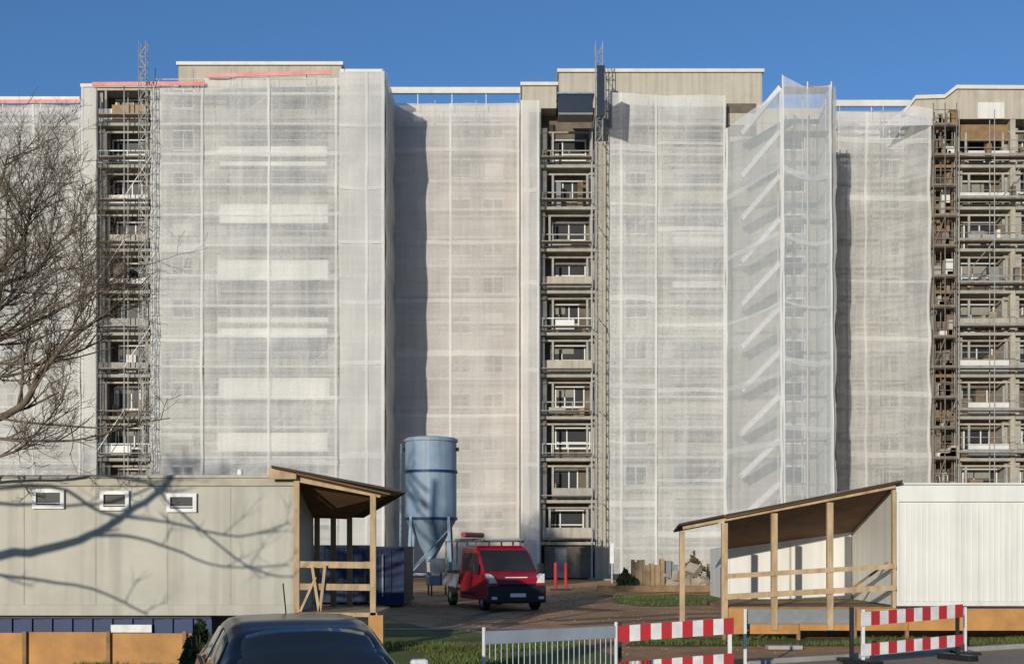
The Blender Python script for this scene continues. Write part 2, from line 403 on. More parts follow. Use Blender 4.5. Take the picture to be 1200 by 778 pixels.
for k, z in enumerate(SL[:-1]):
    zz = z+0.95
    for px in (20, 62): window('window', 'w2', X(px, RP), RP-.03, zz, (1.5, 1.35, (0.5,)))
    window('window', 'w2', X(215, FP), FP-.03, zz, None)
    if k % 4 == 1: part('foil_cover', MB().box(X(568, RP), X(590, RP), RP-.12, RP-.1, zz-.1, zz+1.5), 'panelw')
    if k % 5 == 2: part('foil_cover', MB().box(X(203, FP), X(228, FP), FP-.12, FP-.1, zz-.1, zz+1.4), 'panelw')
    if k % 3 == 0 and z < Z8(180): part('foil_cover', MB().box(X(732, FP), X(759, FP), FP-.12, FP-.1, zz-.1, zz+1.45), 'blind')
    for px in (540, 578): window('window', 'w2', X(px, RP), RP-.03, zz, None)
    if z < Z8(180): window('window', 'w2', X(745, FP), FP-.03, zz, None)
    for px in (1042, 1074): window('window', 'w2', X(px, RP), RP-.03, zz, None)
    window('window', 'w2', X(930, FP), FP-.03, zz, None) if k < 10 else None
# surface joints between panels
jm = MB()
for z in SL:
    for a, b, y in ((X(-260, RP), x95, RP), (x452, x610, RP), (x972, x1092, RP), (x175, x452, FP), (x697, x972, FP)):
        if z < Z(135, y): jm.box(a+.01, b-.01, y-.012, y+.01, z-.03, z+.03)
part('panel_joint', jm, 'side_wall')

rb = random.Random(11)
def loggias(xa, xb, ztop, dens, seed, junk=1):
    r = random.Random(seed); wd = xb-xa; cxm = (xa+xb)/2
    for k, z in enumerate(SL):
        if z > ztop-1.0 and z > ztop: break
        part('balcony_slab', MB().box(xa-.02, xb+.02, FP-.12, FP+1.49, z-.2, z), 'slab')
        if z+2.0 > ztop+1: continue
        part('partition', MB().box(xa+.001, xa+wd*r.uniform(.07, .13), FP+.3, FP+1.49, z, z+2.58), 'slab')
        part('partition', MB().box(xb-wd*r.uniform(.05, .1), xb-.001, FP+.5, FP+1.49, z, z+2.58), 'slab')
        part('lintel', MB().box(xa+.001, xb-.001, FP+r.uniform(.02, .3), FP+.4, z+2.22, z+2.34), r.choice(('slab', 'panel', 'deck')))
        for q in (r.choice((.16, .22)), r.choice((.86, .93))): part('balcony_post', MB().box(xa+wd*q-.07, xa+wd*q+.07, FP+.0, FP+.09, z+.001, z+2.2), 'slab')
        v = r.randrange(5); wz = (.12, .75, .6, .9, .75)[v]; hz = (2.0, 1.4, 1.5, 1.2, 1.4)[v]; ww = wd*(.6, .66, .5, .62, .55)[v]
        o = window('balcony_window', ('b', round(wd, 1), v), (xa+xb)/2+wd*r.uniform(-.06, .12), FP+1.46, z+wz, (ww, hz, ((.5,), (.33,), (.66,), (.5,), (.33, .66))[v], (None, .3, None, .35, None)[v]))
        if r.random() < .45:
            bl = MB().box(-ww*.48, ww*.48*r.uniform(-.1, 1), -.05, -.021, hz*r.uniform(.4, .75), hz-.1).build('blind', 'blind', o)
        t = r.random(); pm = r.choice(('panel', 'panel', 'panelw', 'slab'))
        if t < dens:
            lo = r.choice((.08, .12, .3)); part('balcony_panel', MB().box(xa+wd*r.choice((.03, .03, .2)), xb-.1, FP-.07, FP-.01, z+lo, z+r.choice((.8, .95, .95))), pm)
            if lo > .2: part('railing', MB().box(xa+.05, xb-.05, FP-.06, FP-.01, z+.1, z+.17), 'slab')
        elif t < .93:
            mb = MB()
            mb.box(xa+.06, xb-.06, FP-.06, FP, z+.92, z+.99); mb.box(xa+.06, xb-.06, FP-.06, FP, z+.12, z+.19)
            for q in (0.02, r.uniform(.15, .3), r.uniform(.45, .6), .98): mb.box(xa+(wd-.06)*q, xa+(wd-.06)*q+.05, FP-.055, FP-.005, z+.19, z+.92)
            if r.random() < .6: q = r.uniform(.1, .3); mb.box(xa+wd*q, xa+wd*(q+r.uniform(.3, .55)), FP-.05, FP-.012, z+.22, z+r.uniform(.5, .9))
            part('railing', mb, r.choice(('frame', 'slab', 'panel')))
        for c in range(r.randint(0, junk)):
            cx_ = xa+wd*r.uniform(.1, .8); part('stored_board', MB().box(cx_, cx_+r.uniform(.2, .9), FP+r.uniform(.1, 1.0), FP+1.1, z+.001, z+r.uniform(.4, 1.9)), r.choice(('deckb', 'timberd', 'brown_wall', 'panelw', 'grey', 'insul')))
loggias(x115, x175, Z8(120), .4, 3, 3)
loggias(x633, x697, Z8(150), .5, 8, 2)
rq = random.Random(77)
for k, z in enumerate(SL):
    if z > ZT3-2.7: break
    part('side_slab', MB().box(x1092+.13, x3a-.16, FP-.1, FP+1.19, z-.2, z), 'timberd')
    for c in range(4):
        cx_ = rq.uniform(x1092+.15, x3a-.7); z1_ = z+rq.choice((0.001, .3, 1.2)); part('stored_board', MB().box(cx_, cx_+rq.uniform(.2, .6), FP+.01+c*.15, FP+.1+c*.15, z1_, z1_+rq.uniform(.3, 1.3)), rq.choice(('deckb', 'panel', 'panelw', 'timberd', 'rust', 'felt', 'felt')))
part('timber_band', MB().box(X(1126, FP), X(1182, FP), FP+.05, FP+.15, Z8(165), Z8(146)), 'timberd')
loggias(x3a, x3b, Z8(150), .65, 5, 5)
loggias(x3c, x3d, Z8(150), .6, 6, 5)
# white parapets of the netted middle balconies of bay 1 and beige ones of bay 2
for z in SL[:-1]:
    part('balcony_slab', MB().box(X(258, FP), X(392, FP), FP-.42, FP-.015, z-.2, z-.05), 'slab')
    part('balcony_window', window_mesh(1, 1)[0] if False else MB().box(X(266, FP), X(384, FP), FP-.05, FP-.013, z+.9, z+2.2), 'glass')
    if z < Z8(175):
        part('balcony_panel', MB().box(X(787, FP), X(848, FP), FP-.5, FP-.42, z+.1, z+1.0), rb.choice(('panelw', 'panel', 'panel')))
        part('balcony_slab', MB().box(X(783, FP), X(850, FP), FP-.42, FP-.015, z-.2, z-.05), 'slab')
        part('balcony_window', MB().box(X(790, FP), X(845, FP), FP-.05, FP-.013, z+.9, z+2.2), 'glass')
# dark open loggia under the parapet of bay 2
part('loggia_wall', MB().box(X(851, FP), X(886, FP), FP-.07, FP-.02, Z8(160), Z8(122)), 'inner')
part('balcony_panel', MB().box(X(853, FP), X(884, FP), FP-.16, FP-.1, Z8(148), Z8(134)), 'panel')
part('roof_hut', MB().box(X(1145, FP), X(1176, FP), FP-.12, FP-.06, Z8(140), Z8(121)), 'panelw')
# timber infill on the top balcony of the left stack
part('timber_infill', MB().box(X(132, FP), X(172, FP), FP-.14, FP-.1, Z8(141), Z8(124)), 'insul')

# ------------------------------------------------------------------ scaffolds
def scaffold(label, x0, x1, yf, z1, bays=None, lift=2.0, tube='steel', deckm='deck', deep=0.8, braces=True, group='scaffolds along the apartment block', clutter=0, seed=0, t=0.06, rails=True):
    S = thing('scaffold', label, 'scaffold', ((x0+x1)/2, yf, 0), 0, group)
    off = Vector(S.location); r = random.Random(seed)
    def pt(name, mb, m):
        o = mb.build(name, m, S); o.location = -off; return o
    n = bays or max(1, round((x1-x0)/2.5)); xs_ = [x0+(x1-x0)*i/n for i in range(n+1)]
    for x in xs_:
        for y in (yf, yf+deep):
            pt('upright', MB().bar((x, y, 0), (x, y, z1+ (0.4 if y == yf else 0)), t, n=6), tube)
    L = int(z1/lift)
    for k in range(1, L+1):
        z = k*lift
        if z > z1: break
        pt('deck', MB().box(x0-.05, x1+.05, yf+.08, yf+deep-.05, z-.06, z), deckm)
        mb = MB()
        for dz in (.5, 1.0):
            if z+dz < z1+.2: mb.bar((x0, yf-.03, z+dz), (x1, yf-.03, z+dz), t*.6)
        mb.box(x0, x1, yf-.02, yf+.01, z, z+.15)
        if rails: pt('guard_rail', mb, tube)
        if braces and k % 2 == 0:
            i = (k//2) % n
            pt('brace', MB().bar((xs_[i], yf-.05, z-lift), (xs_[i+1], yf-.05, z), t*.7), tube)
        for c in range(clutter):
            if r.random() < .6:
                cx_ = r.uniform(x0, x1-.3); ww = r.uniform(.15, .6); hh = r.uniform(.2, 1.2)
                mb = MB().box(cx_, cx_+ww, yf+.12, yf+.5, z+.002, z+hh)
                pt('side_board', mb, r.choice(('deckb', 'rust', 'timberd', 'panel', 'panelw', 'brown_wall', 'slab')))
    return S
NY = FP-1.1     # face of the bay scaffolds
scaffold('scaffold over the far left recess behind the bare tree', X(-150, RP-1.3), X(92, RP-1.3), RP-1.3, Z(124, RP-1.3))
scaffold('narrow scaffold before the open balconies at the left, with a timber board on top', X(113, NY), X(178, NY), NY, Z(104, NY), bays=2, lift=2.8, seed=1, rails=False)
wide = scaffold('wide netted scaffold with white balcony bands behind, left of the deep shaded recess', X(182, NY), X(448, NY), NY, Z(88, NY), seed=2)
for y0, y1 in ((172, 184), (190, 195), (240, 262), (305, 329), (372, 378), (385, 396), (443, 466), (507, 529), (572, 590)):
    o = MB().box(X(262, FP)+random.uniform(-.1, .1), X(388, FP)+random.uniform(-.1, .1), NY-.08, NY-.045, Z(y1, NY), Z(y0, NY)).build('white_board', 'panelw', wide); o.location = -Vector(wide.location)
scaffold('netted scaffold in the middle recess above the grey silo', X(462, RP-1.3), X(606, RP-1.3), RP-1.3, Z(124, RP-1.3), seed=3)
scaffold('netted scaffold between the hoist mast and the stair tower', X(716, NY), X(848, NY), NY, Z(118, NY), seed=4)
scaffold('netted scaffold in the narrow right recess', X(984, RP-1.3), X(1086, RP-1.3), RP-1.3, Z(131, RP-1.3), seed=5)
scaffold('narrow rusty scaffold cluttered with brown boards beside the right bay', X(1094, NY), X(1121, NY), NY, Z(128, NY), bays=2, tube='rust', deckm='deckb', clutter=8, seed=6)
scaffold('open rusty scaffold without netting before the right balconies', X(1124, NY), X(1290, NY), NY, Z(136, NY), bays=4, lift=2.8, tube='mast', deckm='deckb', clutter=4, seed=7)
scaffold('narrow scaffold before the open balconies in the middle, beside the hoist mast', X(632, NY), X(694, NY), NY, Z(150, NY), bays=1, lift=2.8, seed=9, braces=False, rails=False)

# ------------------------------------------------------------------ netting
def net(label, corners, m, seams=(), seed=0, wrinkle=0.17, nx=None, nz=None, edge=None, group='netting sheets on the scaffolds', seamw=0.16):
    """corners: BL, BR, TR, TL (world). edge: list of (u, dz) moving the top edge"""
    bl, br, tr, tl = [Vector(c) for c in corners]
    wdt = (br-bl).length; hgt = (tl-bl).length
    nx = nx or max(4, int(wdt/.45)); nz = nz or max(4, int(hgt/.5))
    nrm = (br-bl).cross(tl-bl).normalized()
    if nrm.y > 0: nrm = -nrm
    base = (bl+br)/2
    def pos(u, v, out=0.0):
        p = bl.lerp(br, u).lerp(tl.lerp(tr, u), v)
        if edge:
            dz = 0
            for (u0, a), (u1, b) in zip(edge[:-1], edge[1:]):
                if u0 <= u <= u1: dz = a+(b-a)*(u-u0)/(u1-u0)
            p.z += dz*v
        q = noise.noise(Vector((p.x*.8+p.y*.5, seed*3.1, p.z*.25)))*1.0+noise.noise(Vector((p.x*2.3, seed, p.z*.7)))*.5
        billow = abs(math.sin(p.z/4.0*math.pi))*.14*(.5+.5*abs(math.sin((p.x+p.y)/2.5*math.pi)))
        return p+nrm*(q*wrinkle+billow+out)
    mb = MB(); vs = []; fs = []
    for j in range(nz+1):
        for i in range(nx+1): vs.append(pos(i/nx, j/nz)-base)
    for j in range(nz):
        for i in range(nx):
            a = j*(nx+1)+i; fs.append((a, a+1, a+nx+2, a+nx+1))
    mb.add(vs, fs)
    o = mb.build('shadow_patch' if m is CAGE_SHADE else 'scaffold_netting', m, smooth=True); o.location = base; tag(o, label, 'shadow_patch' if m is CAGE_SHADE else 'netting', group)
    for u in seams:
        hw = seamw/wdt/2; sm = MB(); vs = []; fs = []
        for j in range(nz+1):
            for uu in (max(0, u-hw), min(1, u+hw)): vs.append(pos(uu, j/nz, .05)-base)
        for j in range(nz): fs.append((2*j, 2*j+1, 2*j+3, 2*j+2))
        sm.add(vs, fs); sm.build('seam', SEAM, o, smooth=True)
    zz = random.uniform(2, 5)
    while zz < hgt-1.5:                       # horizontal overlaps where one roll ends and the next begins
        v0 = zz/hgt; v1 = (zz+random.uniform(.15, .4))/hgt; vs = []; fs = []; sag = random.uniform(-.12, .12)
        ns = max(2, nx//2)
        for i in range(ns+1):
            u = i/ns; k_ = sag*math.sin(u*math.pi)/hgt
            vs += [pos(u, v0+k_, .03)-base, pos(u, v1+k_, .03)-base]
        for i in range(ns): fs.append((2*i, 2*i+2, 2*i+3, 2*i+1))
        MB().add(vs, fs).build('hem', m, o, smooth=True); zz += random.choice((4, 4, 6))+random.uniform(-.4, .4)
    return o
def netpx(label, px0, px1, ytop, D, m, z0=.4, ytr=None, seams_px=(), **k):
    a, b = X(px0, D), X(px1, D)
    return net(label, [(a, D, z0), (b, D, z0), (b, D, Z(ytr if ytr else ytop, D)), (a, D, Z(ytop, D))], m,
               seams=[(s-px0)/(px1-px0) for s in seams_px], **k)
N8 = NY-.2; N6 = RP-1.55
netpx('pale netting over the far left wing behind the bare tree', -150, 95, 124, N6, NET, seams_px=(40, 94), seed=1)
netpx('narrow netting strip left of the left open balconies', 96, 113, 103, N8, NET, seams_px=(97,), seed=2)
netpx('netting with grey vertical stripe just right of the left open balconies', 177, 239, 103, N8, NET, seams_px=(180, 237), seed=3)
netpx('largest netting sheet with white balcony bands showing through', 239.5, 397, 92, N8, NET, seams_px=(315, 394), seed=4)
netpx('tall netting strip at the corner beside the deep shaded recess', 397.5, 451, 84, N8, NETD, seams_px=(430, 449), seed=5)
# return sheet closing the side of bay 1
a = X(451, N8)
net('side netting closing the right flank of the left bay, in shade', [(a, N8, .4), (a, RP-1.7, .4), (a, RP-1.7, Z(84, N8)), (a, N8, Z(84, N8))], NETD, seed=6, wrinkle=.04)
netpx('pinkish pale netting in the middle recess, half in shade, above the silo', 458, 609, 122, N6, NETL, seams_px=(528, 607), seed=7)
netpx('slim netting strip left of the middle open balconies', 610, 632, 118, N8, NETL, seams_px=(612, 631), seed=8)
netpx('netting right of the hoist mast with a shadow of the cage on it', 713, 770, 108, N8, NET, seams_px=(728, 769), seed=9, ytr=112)
netpx('netting with faint balconies, left of the stair tower', 770.5, 850, 112, N8, NET, seams_px=(849,), seed=10)
DS0, DS1 = N8-.1, N8-3.0
net('slanting-topped netting over the stair flights', [P(851, 0, DS0)*0+Vector((X(851, DS0), DS0, .4)), (X(918, DS1), DS1, .4), P(918, 104, DS1), P(851, 152, DS0)], NETS, seams=(0.01, .99), seed=11, wrinkle=.12, seamw=.26)
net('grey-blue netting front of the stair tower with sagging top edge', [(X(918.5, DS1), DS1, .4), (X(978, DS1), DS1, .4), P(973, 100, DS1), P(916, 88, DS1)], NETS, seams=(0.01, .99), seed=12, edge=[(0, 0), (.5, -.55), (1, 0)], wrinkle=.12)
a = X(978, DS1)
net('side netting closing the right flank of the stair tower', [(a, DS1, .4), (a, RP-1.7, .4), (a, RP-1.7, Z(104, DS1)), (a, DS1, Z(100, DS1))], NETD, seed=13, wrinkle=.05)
net('grey netting in the narrow right recess with a light tube down it', [(X(981, N6), N6, .4), (X(1092, N8), N8, .4), P(1092, 133, N8), P(981, 131, N6)], NET, seams=(.33, .985), seed=14)
net('small netting flap rising to the stepped roof at the right', [P(1035, 148, N8), P(1092, 148, N8), P(1092, 128, N8), P(1064, 124, N8)], NETL, seed=15)
net('painted cage shadow, a dark grey sheet on the netting beside the blue hoist cage', [P(711, 158, N8-.12), P(735, 166, N8-.12), P(738, 124, N8-.12), P(706, 116, N8-.12)], CAGE_SHADE, seed=22, wrinkle=.22, group=None, nx=10, nz=14, edge=[(0, 0), (.4, -.3), (.7, .15), (1, 0)])  # cast shadow of the hoist cage, built as a dark sheet
# red guard boards along the tops
for i, (p0, y0, p1, y1, D, lb) in enumerate(((-150, 120, 95, 119, N6-.3, 'faded red guard board along the far left roof edge'), (108, 99, 240, 98, N8-.3, 'red guard board above the left open balconies'), (242, 89, 388, 85, N8-.3, 'red guard board on top of the largest netting sheet'))):
    a, b = P(p0, y0, D), P(p1, y1, D)
    o = MB().bar(a, b, .06, .26).build('guard_board', 'red_band'); tag(o, lb, 'guard board', 'red guard boards on the roof edge')

# stair tower inside the nets
T = thing('scaffold_stair', 'zigzag stair tower with pale parallel flights behind grey netting', 'stair tower', (X(885, DS0), DS0, 0))
off = Vector(T.location)
def tp(name, mb, m): o = mb.build(name, m, T); o.location = -off; return o
k = 0
z = 1.2
while z < 31:
    D0, D1 = DS0+.1, DS1+.25
    a = Vector((X(868, D0), D0-.5, z)); b = Vector((X(915, D1), D1+.1, z+2.2))
    mb = MB(); mb.bar(a, b, .10, .36)
    mb.bar(a+Vector((0, .7, 0)), b+Vector((0, .7, 0)), .10, .3)
    for s in range(11):
        p = a.lerp(b, (s+.5)/11); mb.box(p.x-.15, p.x+.15, p.y, p.y+.7, p.z-.02, p.z+.02)
    tp('flight', mb, 'white')
    tp('landing', MB().box(X(916, DS1), X(974, DS1), DS1+.2, DS1+1.4, z+2.15, z+2.22), 'deck')
    z += 2.8
for px, D in ((852, DS0), (918, DS1), (975, DS1), (947, DS1)):
    for dy in (.15, 1.5):
        tp('upright', MB().bar((X(px, D), D+dy, 0), (X(px, D), D+dy, Z(95 if px > 900 else 155, D)), .08, n=6), 'steelw')

# ------------------------------------------------------------------ hoists
def mast(label, px, D, ytop, group='hoist masts on the facade', w_=.45, m='mast', tk=.05):
    x = X(px, D); zt = Z(ytop, D)
    H = thing('hoist_mast', label, 'hoist mast', (x, D, 0), 0, group)
    for sx in (-1, 1):
        for sy in (-1, 1): MB().bar((sx*w_/2, sy*w_/2, 0.12), (sx*w_/2, sy*w_/2, zt), tk, n=6).build('upright', m, H)
    mb = MB(); z = .3; s = 1
    while z < zt-.5:
        for sy in (-1, 1):
            mb.bar((-w_/2, sy*w_/2, z), (w_/2, sy*w_/2, z), .03); mb.bar((-s*w_/2, sy*w_/2, z), (s*w_/2, sy*w_/2, z+.7), .03)
        for sx in (-1, 1):
            mb.bar((sx*w_/2, -w_/2, z), (sx*w_/2, w_/2, z), .04)
        z += .7; s = -s
    mb.build('lattice', m, H)
    MB().box(-.7, .7, -.7, .7, 0, .12).build('base_plate', 'grey', H)
    z = 5
    while z < min(zt, 32): MB().bar((0, w_/2, z), (.5, FP-D-.1, z), .05).build('wall_tie', m, H); z += 6
    return H
MD = 77.6
mast('lattice hoist mast rising past the left roof edge', 168, MD, 50)
mast('lattice hoist mast in the middle with a dark blue cage beside it', 702, MD, 50)
cg = thing('hoist_cage', 'dark blue hoist cage parked at the roof beside the middle mast', 'hoist cage', (X(674, MD), MD, Z(139, MD)))
hw = (X(694, MD)-X(654, MD))/2; hh = Z(115, MD)-Z(139, MD)
MB().box(-hw, hw, -.7, .7, 0, .12).build('cage_floor', 'grey', cg)
mb = MB()
for yy in (-.7, .66): mb.box(-hw, hw, yy, yy+.04, .12, hh*.98)
for xx in (-hw, hw-.04): mb.box(xx, xx+.04, -.66, .66, .12, hh*.98)
mb.build('side_panel', 'navy', cg)
MB().box(-hw-.1, hw+.1, -.8, .8, hh*.98, hh*.98+.1).build('cage_roof', 'silo', cg)
MB().box(X(699, MD)-X(674, MD), X(708, MD)-X(674, MD), -.45, -.35, 0, Z(80, MD)-Z(139, MD)).build('guide_panel', 'navy', cg)
# cable-tied boom arms from the middle mast (thin struts over the netting)
for py, q in ((205, 300), (437, 430)):
    pass

# ------------------------------------------------------------------ silo
SD = 56.0
S = thing('mortar_silo', 'tall grey-blue cylindrical mortar silo on legs beside the red van', 'silo', (X(505, SD), SD, 0))
R = (X(535, SD)-X(475, SD))/2; zb = Z(608, SD); zt = Z(513, SD); zm = Z(553, SD)
MB().lathe([(0, zt+.05), (R*.5, zt+.05), (R*.95, zt-.02), (R, zt-.15), (R, zm+.05), (R, zb)], n=48).build('tank', 'silo', S, smooth=False)
MB().lathe([(R, zb), (R*1.0, zb-.02), (.25, zb-1.75), (.25, zb-2.0), (0, zb-2.0)], n=40).build('hopper', 'silo', S)
MB().lathe([(R, zm-.06), (R+.05, zm-.06), (R+.05, zm+.06), (R, zm+.06)], n=48).build('hoop', 'blue', S)
MB().lathe([(R, zb-.05), (R+.05, zb-.05), (R+.05, zb+.07), (R, zb+.07)], n=48).build('hoop', 'blue', S)
MB().lathe([(R-.02, zt-.2), (R+.06, zt-.2), (R+.06, zt-.08), (R-.02, zt-.08)], n=48).build('hoop', 'silo', S)
for sx in (-1, 1):
    for sy in (-1, 1):
        MB().bar((sx*R*.85, sy*R*.85, 0), (sx*R*.72, sy*R*.72, zb+.1), .13).build('leg', 'silo', S)
    MB().box(sx*R*1.0-.12, sx*R*1.0+.12, -.1, .1, zt-.62, zt-.46).build('lifting_lug', 'navy', S)
for sy in (-1, 1):
    mb = MB(); mb.bar((-R*.84, sy*R*.84, .9), (R*.84, sy*R*.84, .9), .07); mb.bar((-R*.8, sy*R*.8, 1.0), (R*.75, sy*R*.75, 3.0), .06)
    mb.build('cross_brace', 'silo', S)
mb = MB()
mb.bar((-R-.25, -.2, .3), (-R-.2, -.2, zt-.3), .05); mb.bar((-R-.25, .15, .3), (-R-.2, .15, zt-.3), .05)
z = .5
while z < zt-.5: mb.bar((-R-.23, -.2, z), (-R-.23, .15, z), .035); z += .3
mb.build('ladder', 'silo', S)
mx = thing('mortar_mixer', 'small grey mortar mixer pump under the silo', 'mixer', (X(514, 54), 54.0, 0), .3)
MB().lathe([(0, .9), (.32, .9), (.4, 1.15), (.4, 1.6), (.3, 1.65), (0, 1.65)], n=20).build('drum', 'grey', mx)
MB().box(-.5, .5, -.35, .35, .45, .88).build('housing', 'grey', mx, .04)
mb = MB()
for sx in (-.4, .4):
    for sy in (-.3, .3): mb.bar((sx, sy, 0), (sx, sy, .5), .06)
mb.build('stand', 'blackp', mx)

# ------------------------------------------------------------------ vehicles
def wheel(parent, x, y, r=.33, wd=.22, name='wheel', ry=0):
    t = MB().lathe([(r*.62, -wd/2), (r*.95, -wd/2), (r, -wd*.35), (r, wd*.35), (r*.95, wd/2), (r*.62, wd/2)], n=28).build('wheel', 'tyre', parent)
    t.rotation_euler = (0, rad(90), 0); t.location = (x, y, r)
    q = MB().lathe([(0, -wd*.32), (r*.15, -wd*.4), (r*.35, -wd*.3), (r*.62, -wd*.42), (r*.64, wd*.42), (r*.35, wd*.3), (r*.15, wd*.4), (0, wd*.32)], n=28).build('rim', 'rim', t)
    return t
def hull(prof, wfun, nx=9):
    """body from a side profile (closed list of (y,z)), width varies with height and length; x across"""
    mb = MB(); n = len(prof); vs = []; fs = []
    for i in range(nx+1):
        u = -1+2*i/nx
        for y, z in prof:
            vs.append((u*wfun(y, z), y+0.0, z))
    for i in range(nx):
        for k in range(n): fs.append((i*n+k, i*n+(k+1)%n, (i+1)*n+(k+1)%n, (i+1)*n+k))
    fs.append(tuple(range(n))); fs.append(tuple(reversed(range(nx*n, nx*n+n))))
    mb.add(vs, fs); return mb
def quadpatch(pts, th=.012):
    """thin panel from four corner points, thickness outward"""
    a, b, c, d = [Vector(p) for p in pts]; n = (b-a).cross(d-a).normalized()*th
    mb = MB(); mb.add([a-n, b-n, c-n, d-n, a+n, b+n, c+n, d+n], [(0,1,2,3),(7,6,5,4),(0,4,5,1),(1,5,6,2),(2,6,7,3),(3,7,4,0)])
    return mb
V = thing('van', 'red crew-cab flatbed van with black bumper and roof rack, beside the silo', 'van', (X(579, 40.5), 43.0, 0), rad(18)); V.scale = (1.06, 1.0, .97)
# the front of the van points to -Y
prof = [(-2.45, .38), (-2.55, .62), (-2.52, .95), (-2.40, 1.12), (-1.85, 1.32), (-1.75, 1.38), (-.90, 2.12), (-.70, 2.23), (-.2, 2.28), (.95, 2.28), (1.05, 2.2), (1.08, 1.2), (1.06, .45), (.9, .34)]
def vw(y, z):
    w0 = 1.02-.06*z
    return w0
body = hull(prof, vw).build('body', 'redp', V, .05)
MB().box(-.97, .97, -2.62, -2.26, .28, .90).build('bumper', 'blackp', V, .06)
MB().box(-.62, .62, -2.58, -2.3, .91, .97).build('grille', 'blackp', V, .02)
MB().box(-.26, .26, -2.65, -2.62, .50, .63).build('number_plate', 'plate', V)
ws = quadpatch([(-.87, -1.765, 1.385), (.87, -1.765, 1.385), (.81, -.93, 2.115), (-.81, -.93, 2.115)], .02).build('windscreen', 'glass', V)
MB().bar((-.5, -1.76, 1.40), (.1, -1.42, 1.70), .03).build('wiper', 'blackp', ws)
for sx in (-1, 1):
    hl = MB(); hl.prism([(sx*.66, .98), (sx*.93, .98), (sx*.93, 1.32), (sx*.80, 1.24)], -2.56, -2.05); hl.build('headlight', 'lampg', V, .02)
    quadpatch([(sx*.943, -1.58, 1.36), (sx*.943, -.45, 1.36), (sx*.903, -.45, 2.02), (sx*.903, -1.0, 2.02)], .012).build('side_window', 'glass', V)
    quadpatch([(sx*.943, -.32, 1.36), (sx*.943, .75, 1.36), (sx*.903, .75, 2.02), (sx*.903, -.32, 2.02)], .012).build('side_window', 'glass', V)
    mi = MB().box(sx*1.02, sx*1.22, -1.62, -1.5, 1.30, 1.66); mi.build('mirror', 'blackp', V, .03)
    wheel(V, sx*.86, -1.72); wheel(V, sx*.86, 2.45)
    quadpatch([(sx*.992, -1.0, .5), (sx*.992, .9, .5), (sx*.992, .9, .62), (sx*.992, -1.0, .62)], .012).build('sill_trim', 'blackp', V)
MB().box(-.32, .42, -2.30, -2.26, 1.165, 1.195).build('bonnet_stripe', 'plate', V)
MB().box(.05, .14, -.9, -.6, .9, 1.0)
for sx in (-1, 1):
    for yy in (-.38, .85): MB().bar((sx*.985, yy, .62), (sx*.945, yy, 1.34), .012).build('door_seam', 'blackp', V)
    MB().box(sx*.95, sx*.985, -.55, -.42, 1.12, 1.16).build('door_handle', 'blackp', V)
    MB().box(sx*.70, sx*.88, -2.635, -2.60, .42, .52).build('fog_lamp', 'lampg', V)
MB().box(-.80, .80, -1.80, -1.74, 1.325, 1.35).build('scuttle', 'blackp', V)
MB().box(-1.0, 1.0, 1.15, 3.75, .74, .86).build('load_bed', 'grey', V)
MB().box(-.45, .45, .95, 3.6, .50, .735).build('chassis', 'blackp', V)
for sx in (-1, 1): MB().box(sx*.97, sx*1.0, 1.16, 3.74, .861, 1.24).build('side_flap', 'grey', V)
MB().box(-.965, .965, 3.71, 3.74, .861, 1.24).build('tail_flap', 'grey', V)
MB().box(-.9, .9, 1.25, 3.4, .862, 1.35).build('load', 'felt', V, .05)
MB().box(-.78, .78, -.62, .9, 2.25, 2.30).build('roof_cap', 'redp', V, .03)
rk = MB()
for yy in (-.5, .6, 2.0, 3.6):
    rk.bar((-.85, yy, 2.46), (.85, yy, 2.46), .05)
    for sx in (-1, 1): rk.bar((sx*.82, yy, 2.22 if yy < 1 else .9), (sx*.82, yy, 2.46), .05)
for sx in (-1, 1): rk.bar((sx*.85, -.6, 2.46), (sx*.85, 3.65, 2.46), .05)
rk.build('roof_rack', 'grey', V)
lad = thing('ladder', 'greenish ladder lying on the roof rack of the red van', 'ladder', (V.location.x, V.location.y, 2.385), rad(18))
mb = MB()
for sx in (-.75, .65): mb.bar((sx, -1.0, .06), (sx, 2.6, .06), .06, .09)
mb.build('rail', mat('green_alu', (.22, .25, .16), .6), lad)
mb = MB()
for i in range(12): mb.bar((-.75, -.9+i*.3, .06), (.65, -.9+i*.3, .06), .05)
mb.build('rung', M['zinc'], lad)
rl = MB().bar((-.5, -1.05, .17), (.1, 1.2, .17), .18, .18, n=8).build('tube_roll', M['redw']); rl.location = (V.location.x-.6, V.location.y, 2.44); tag(rl, 'dark red roll strapped on top of the van ladder', 'roll')

# dark car in the foreground
CD = 12.4
C = thing('car', 'dark parked hatchback at the bottom edge with silver mirrors', 'car', (X(343, 11.9), 12.2, 0.0), rad(18)); C.scale = (1.1, 1.05, 1.02)
def interp(tab, y):
    for (a, va), (b, vb) in zip(tab[:-1], tab[1:]):
        if y <= b: t = max(0, (y-a)/(b-a)); t = t*t*(3-2*t)*.35+t*.65; return va+(vb-va)*t
    return tab[-1][1]
ZR = [(-2.1, .66), (-1.95, .80), (-1.6, .90), (-1.15, .98), (-.8, 1.18), (-.45, 1.36), (-.1, 1.44), (.4, 1.465), (1.0, 1.43), (1.4, 1.34), (1.75, 1.10), (1.98, .92), (2.08, .70)]
ZB = [(-2.1, .62), (-1.95, .74), (-1.15, .90), (-.5, .93), (1.2, .97), (1.8, .95), (2.08, .68)]
WB = [(-2.1, .62), (-1.9, .78), (-1.5, .86), (0, .88), (1.5, .86), (1.9, .78), (2.08, .66)]
WR = [(-2.1, .50), (-1.9, .66), (-1.15, .76), (-.45, .62), (.4, .60), (1.2, .58), (1.9, .62), (2.08, .52)]
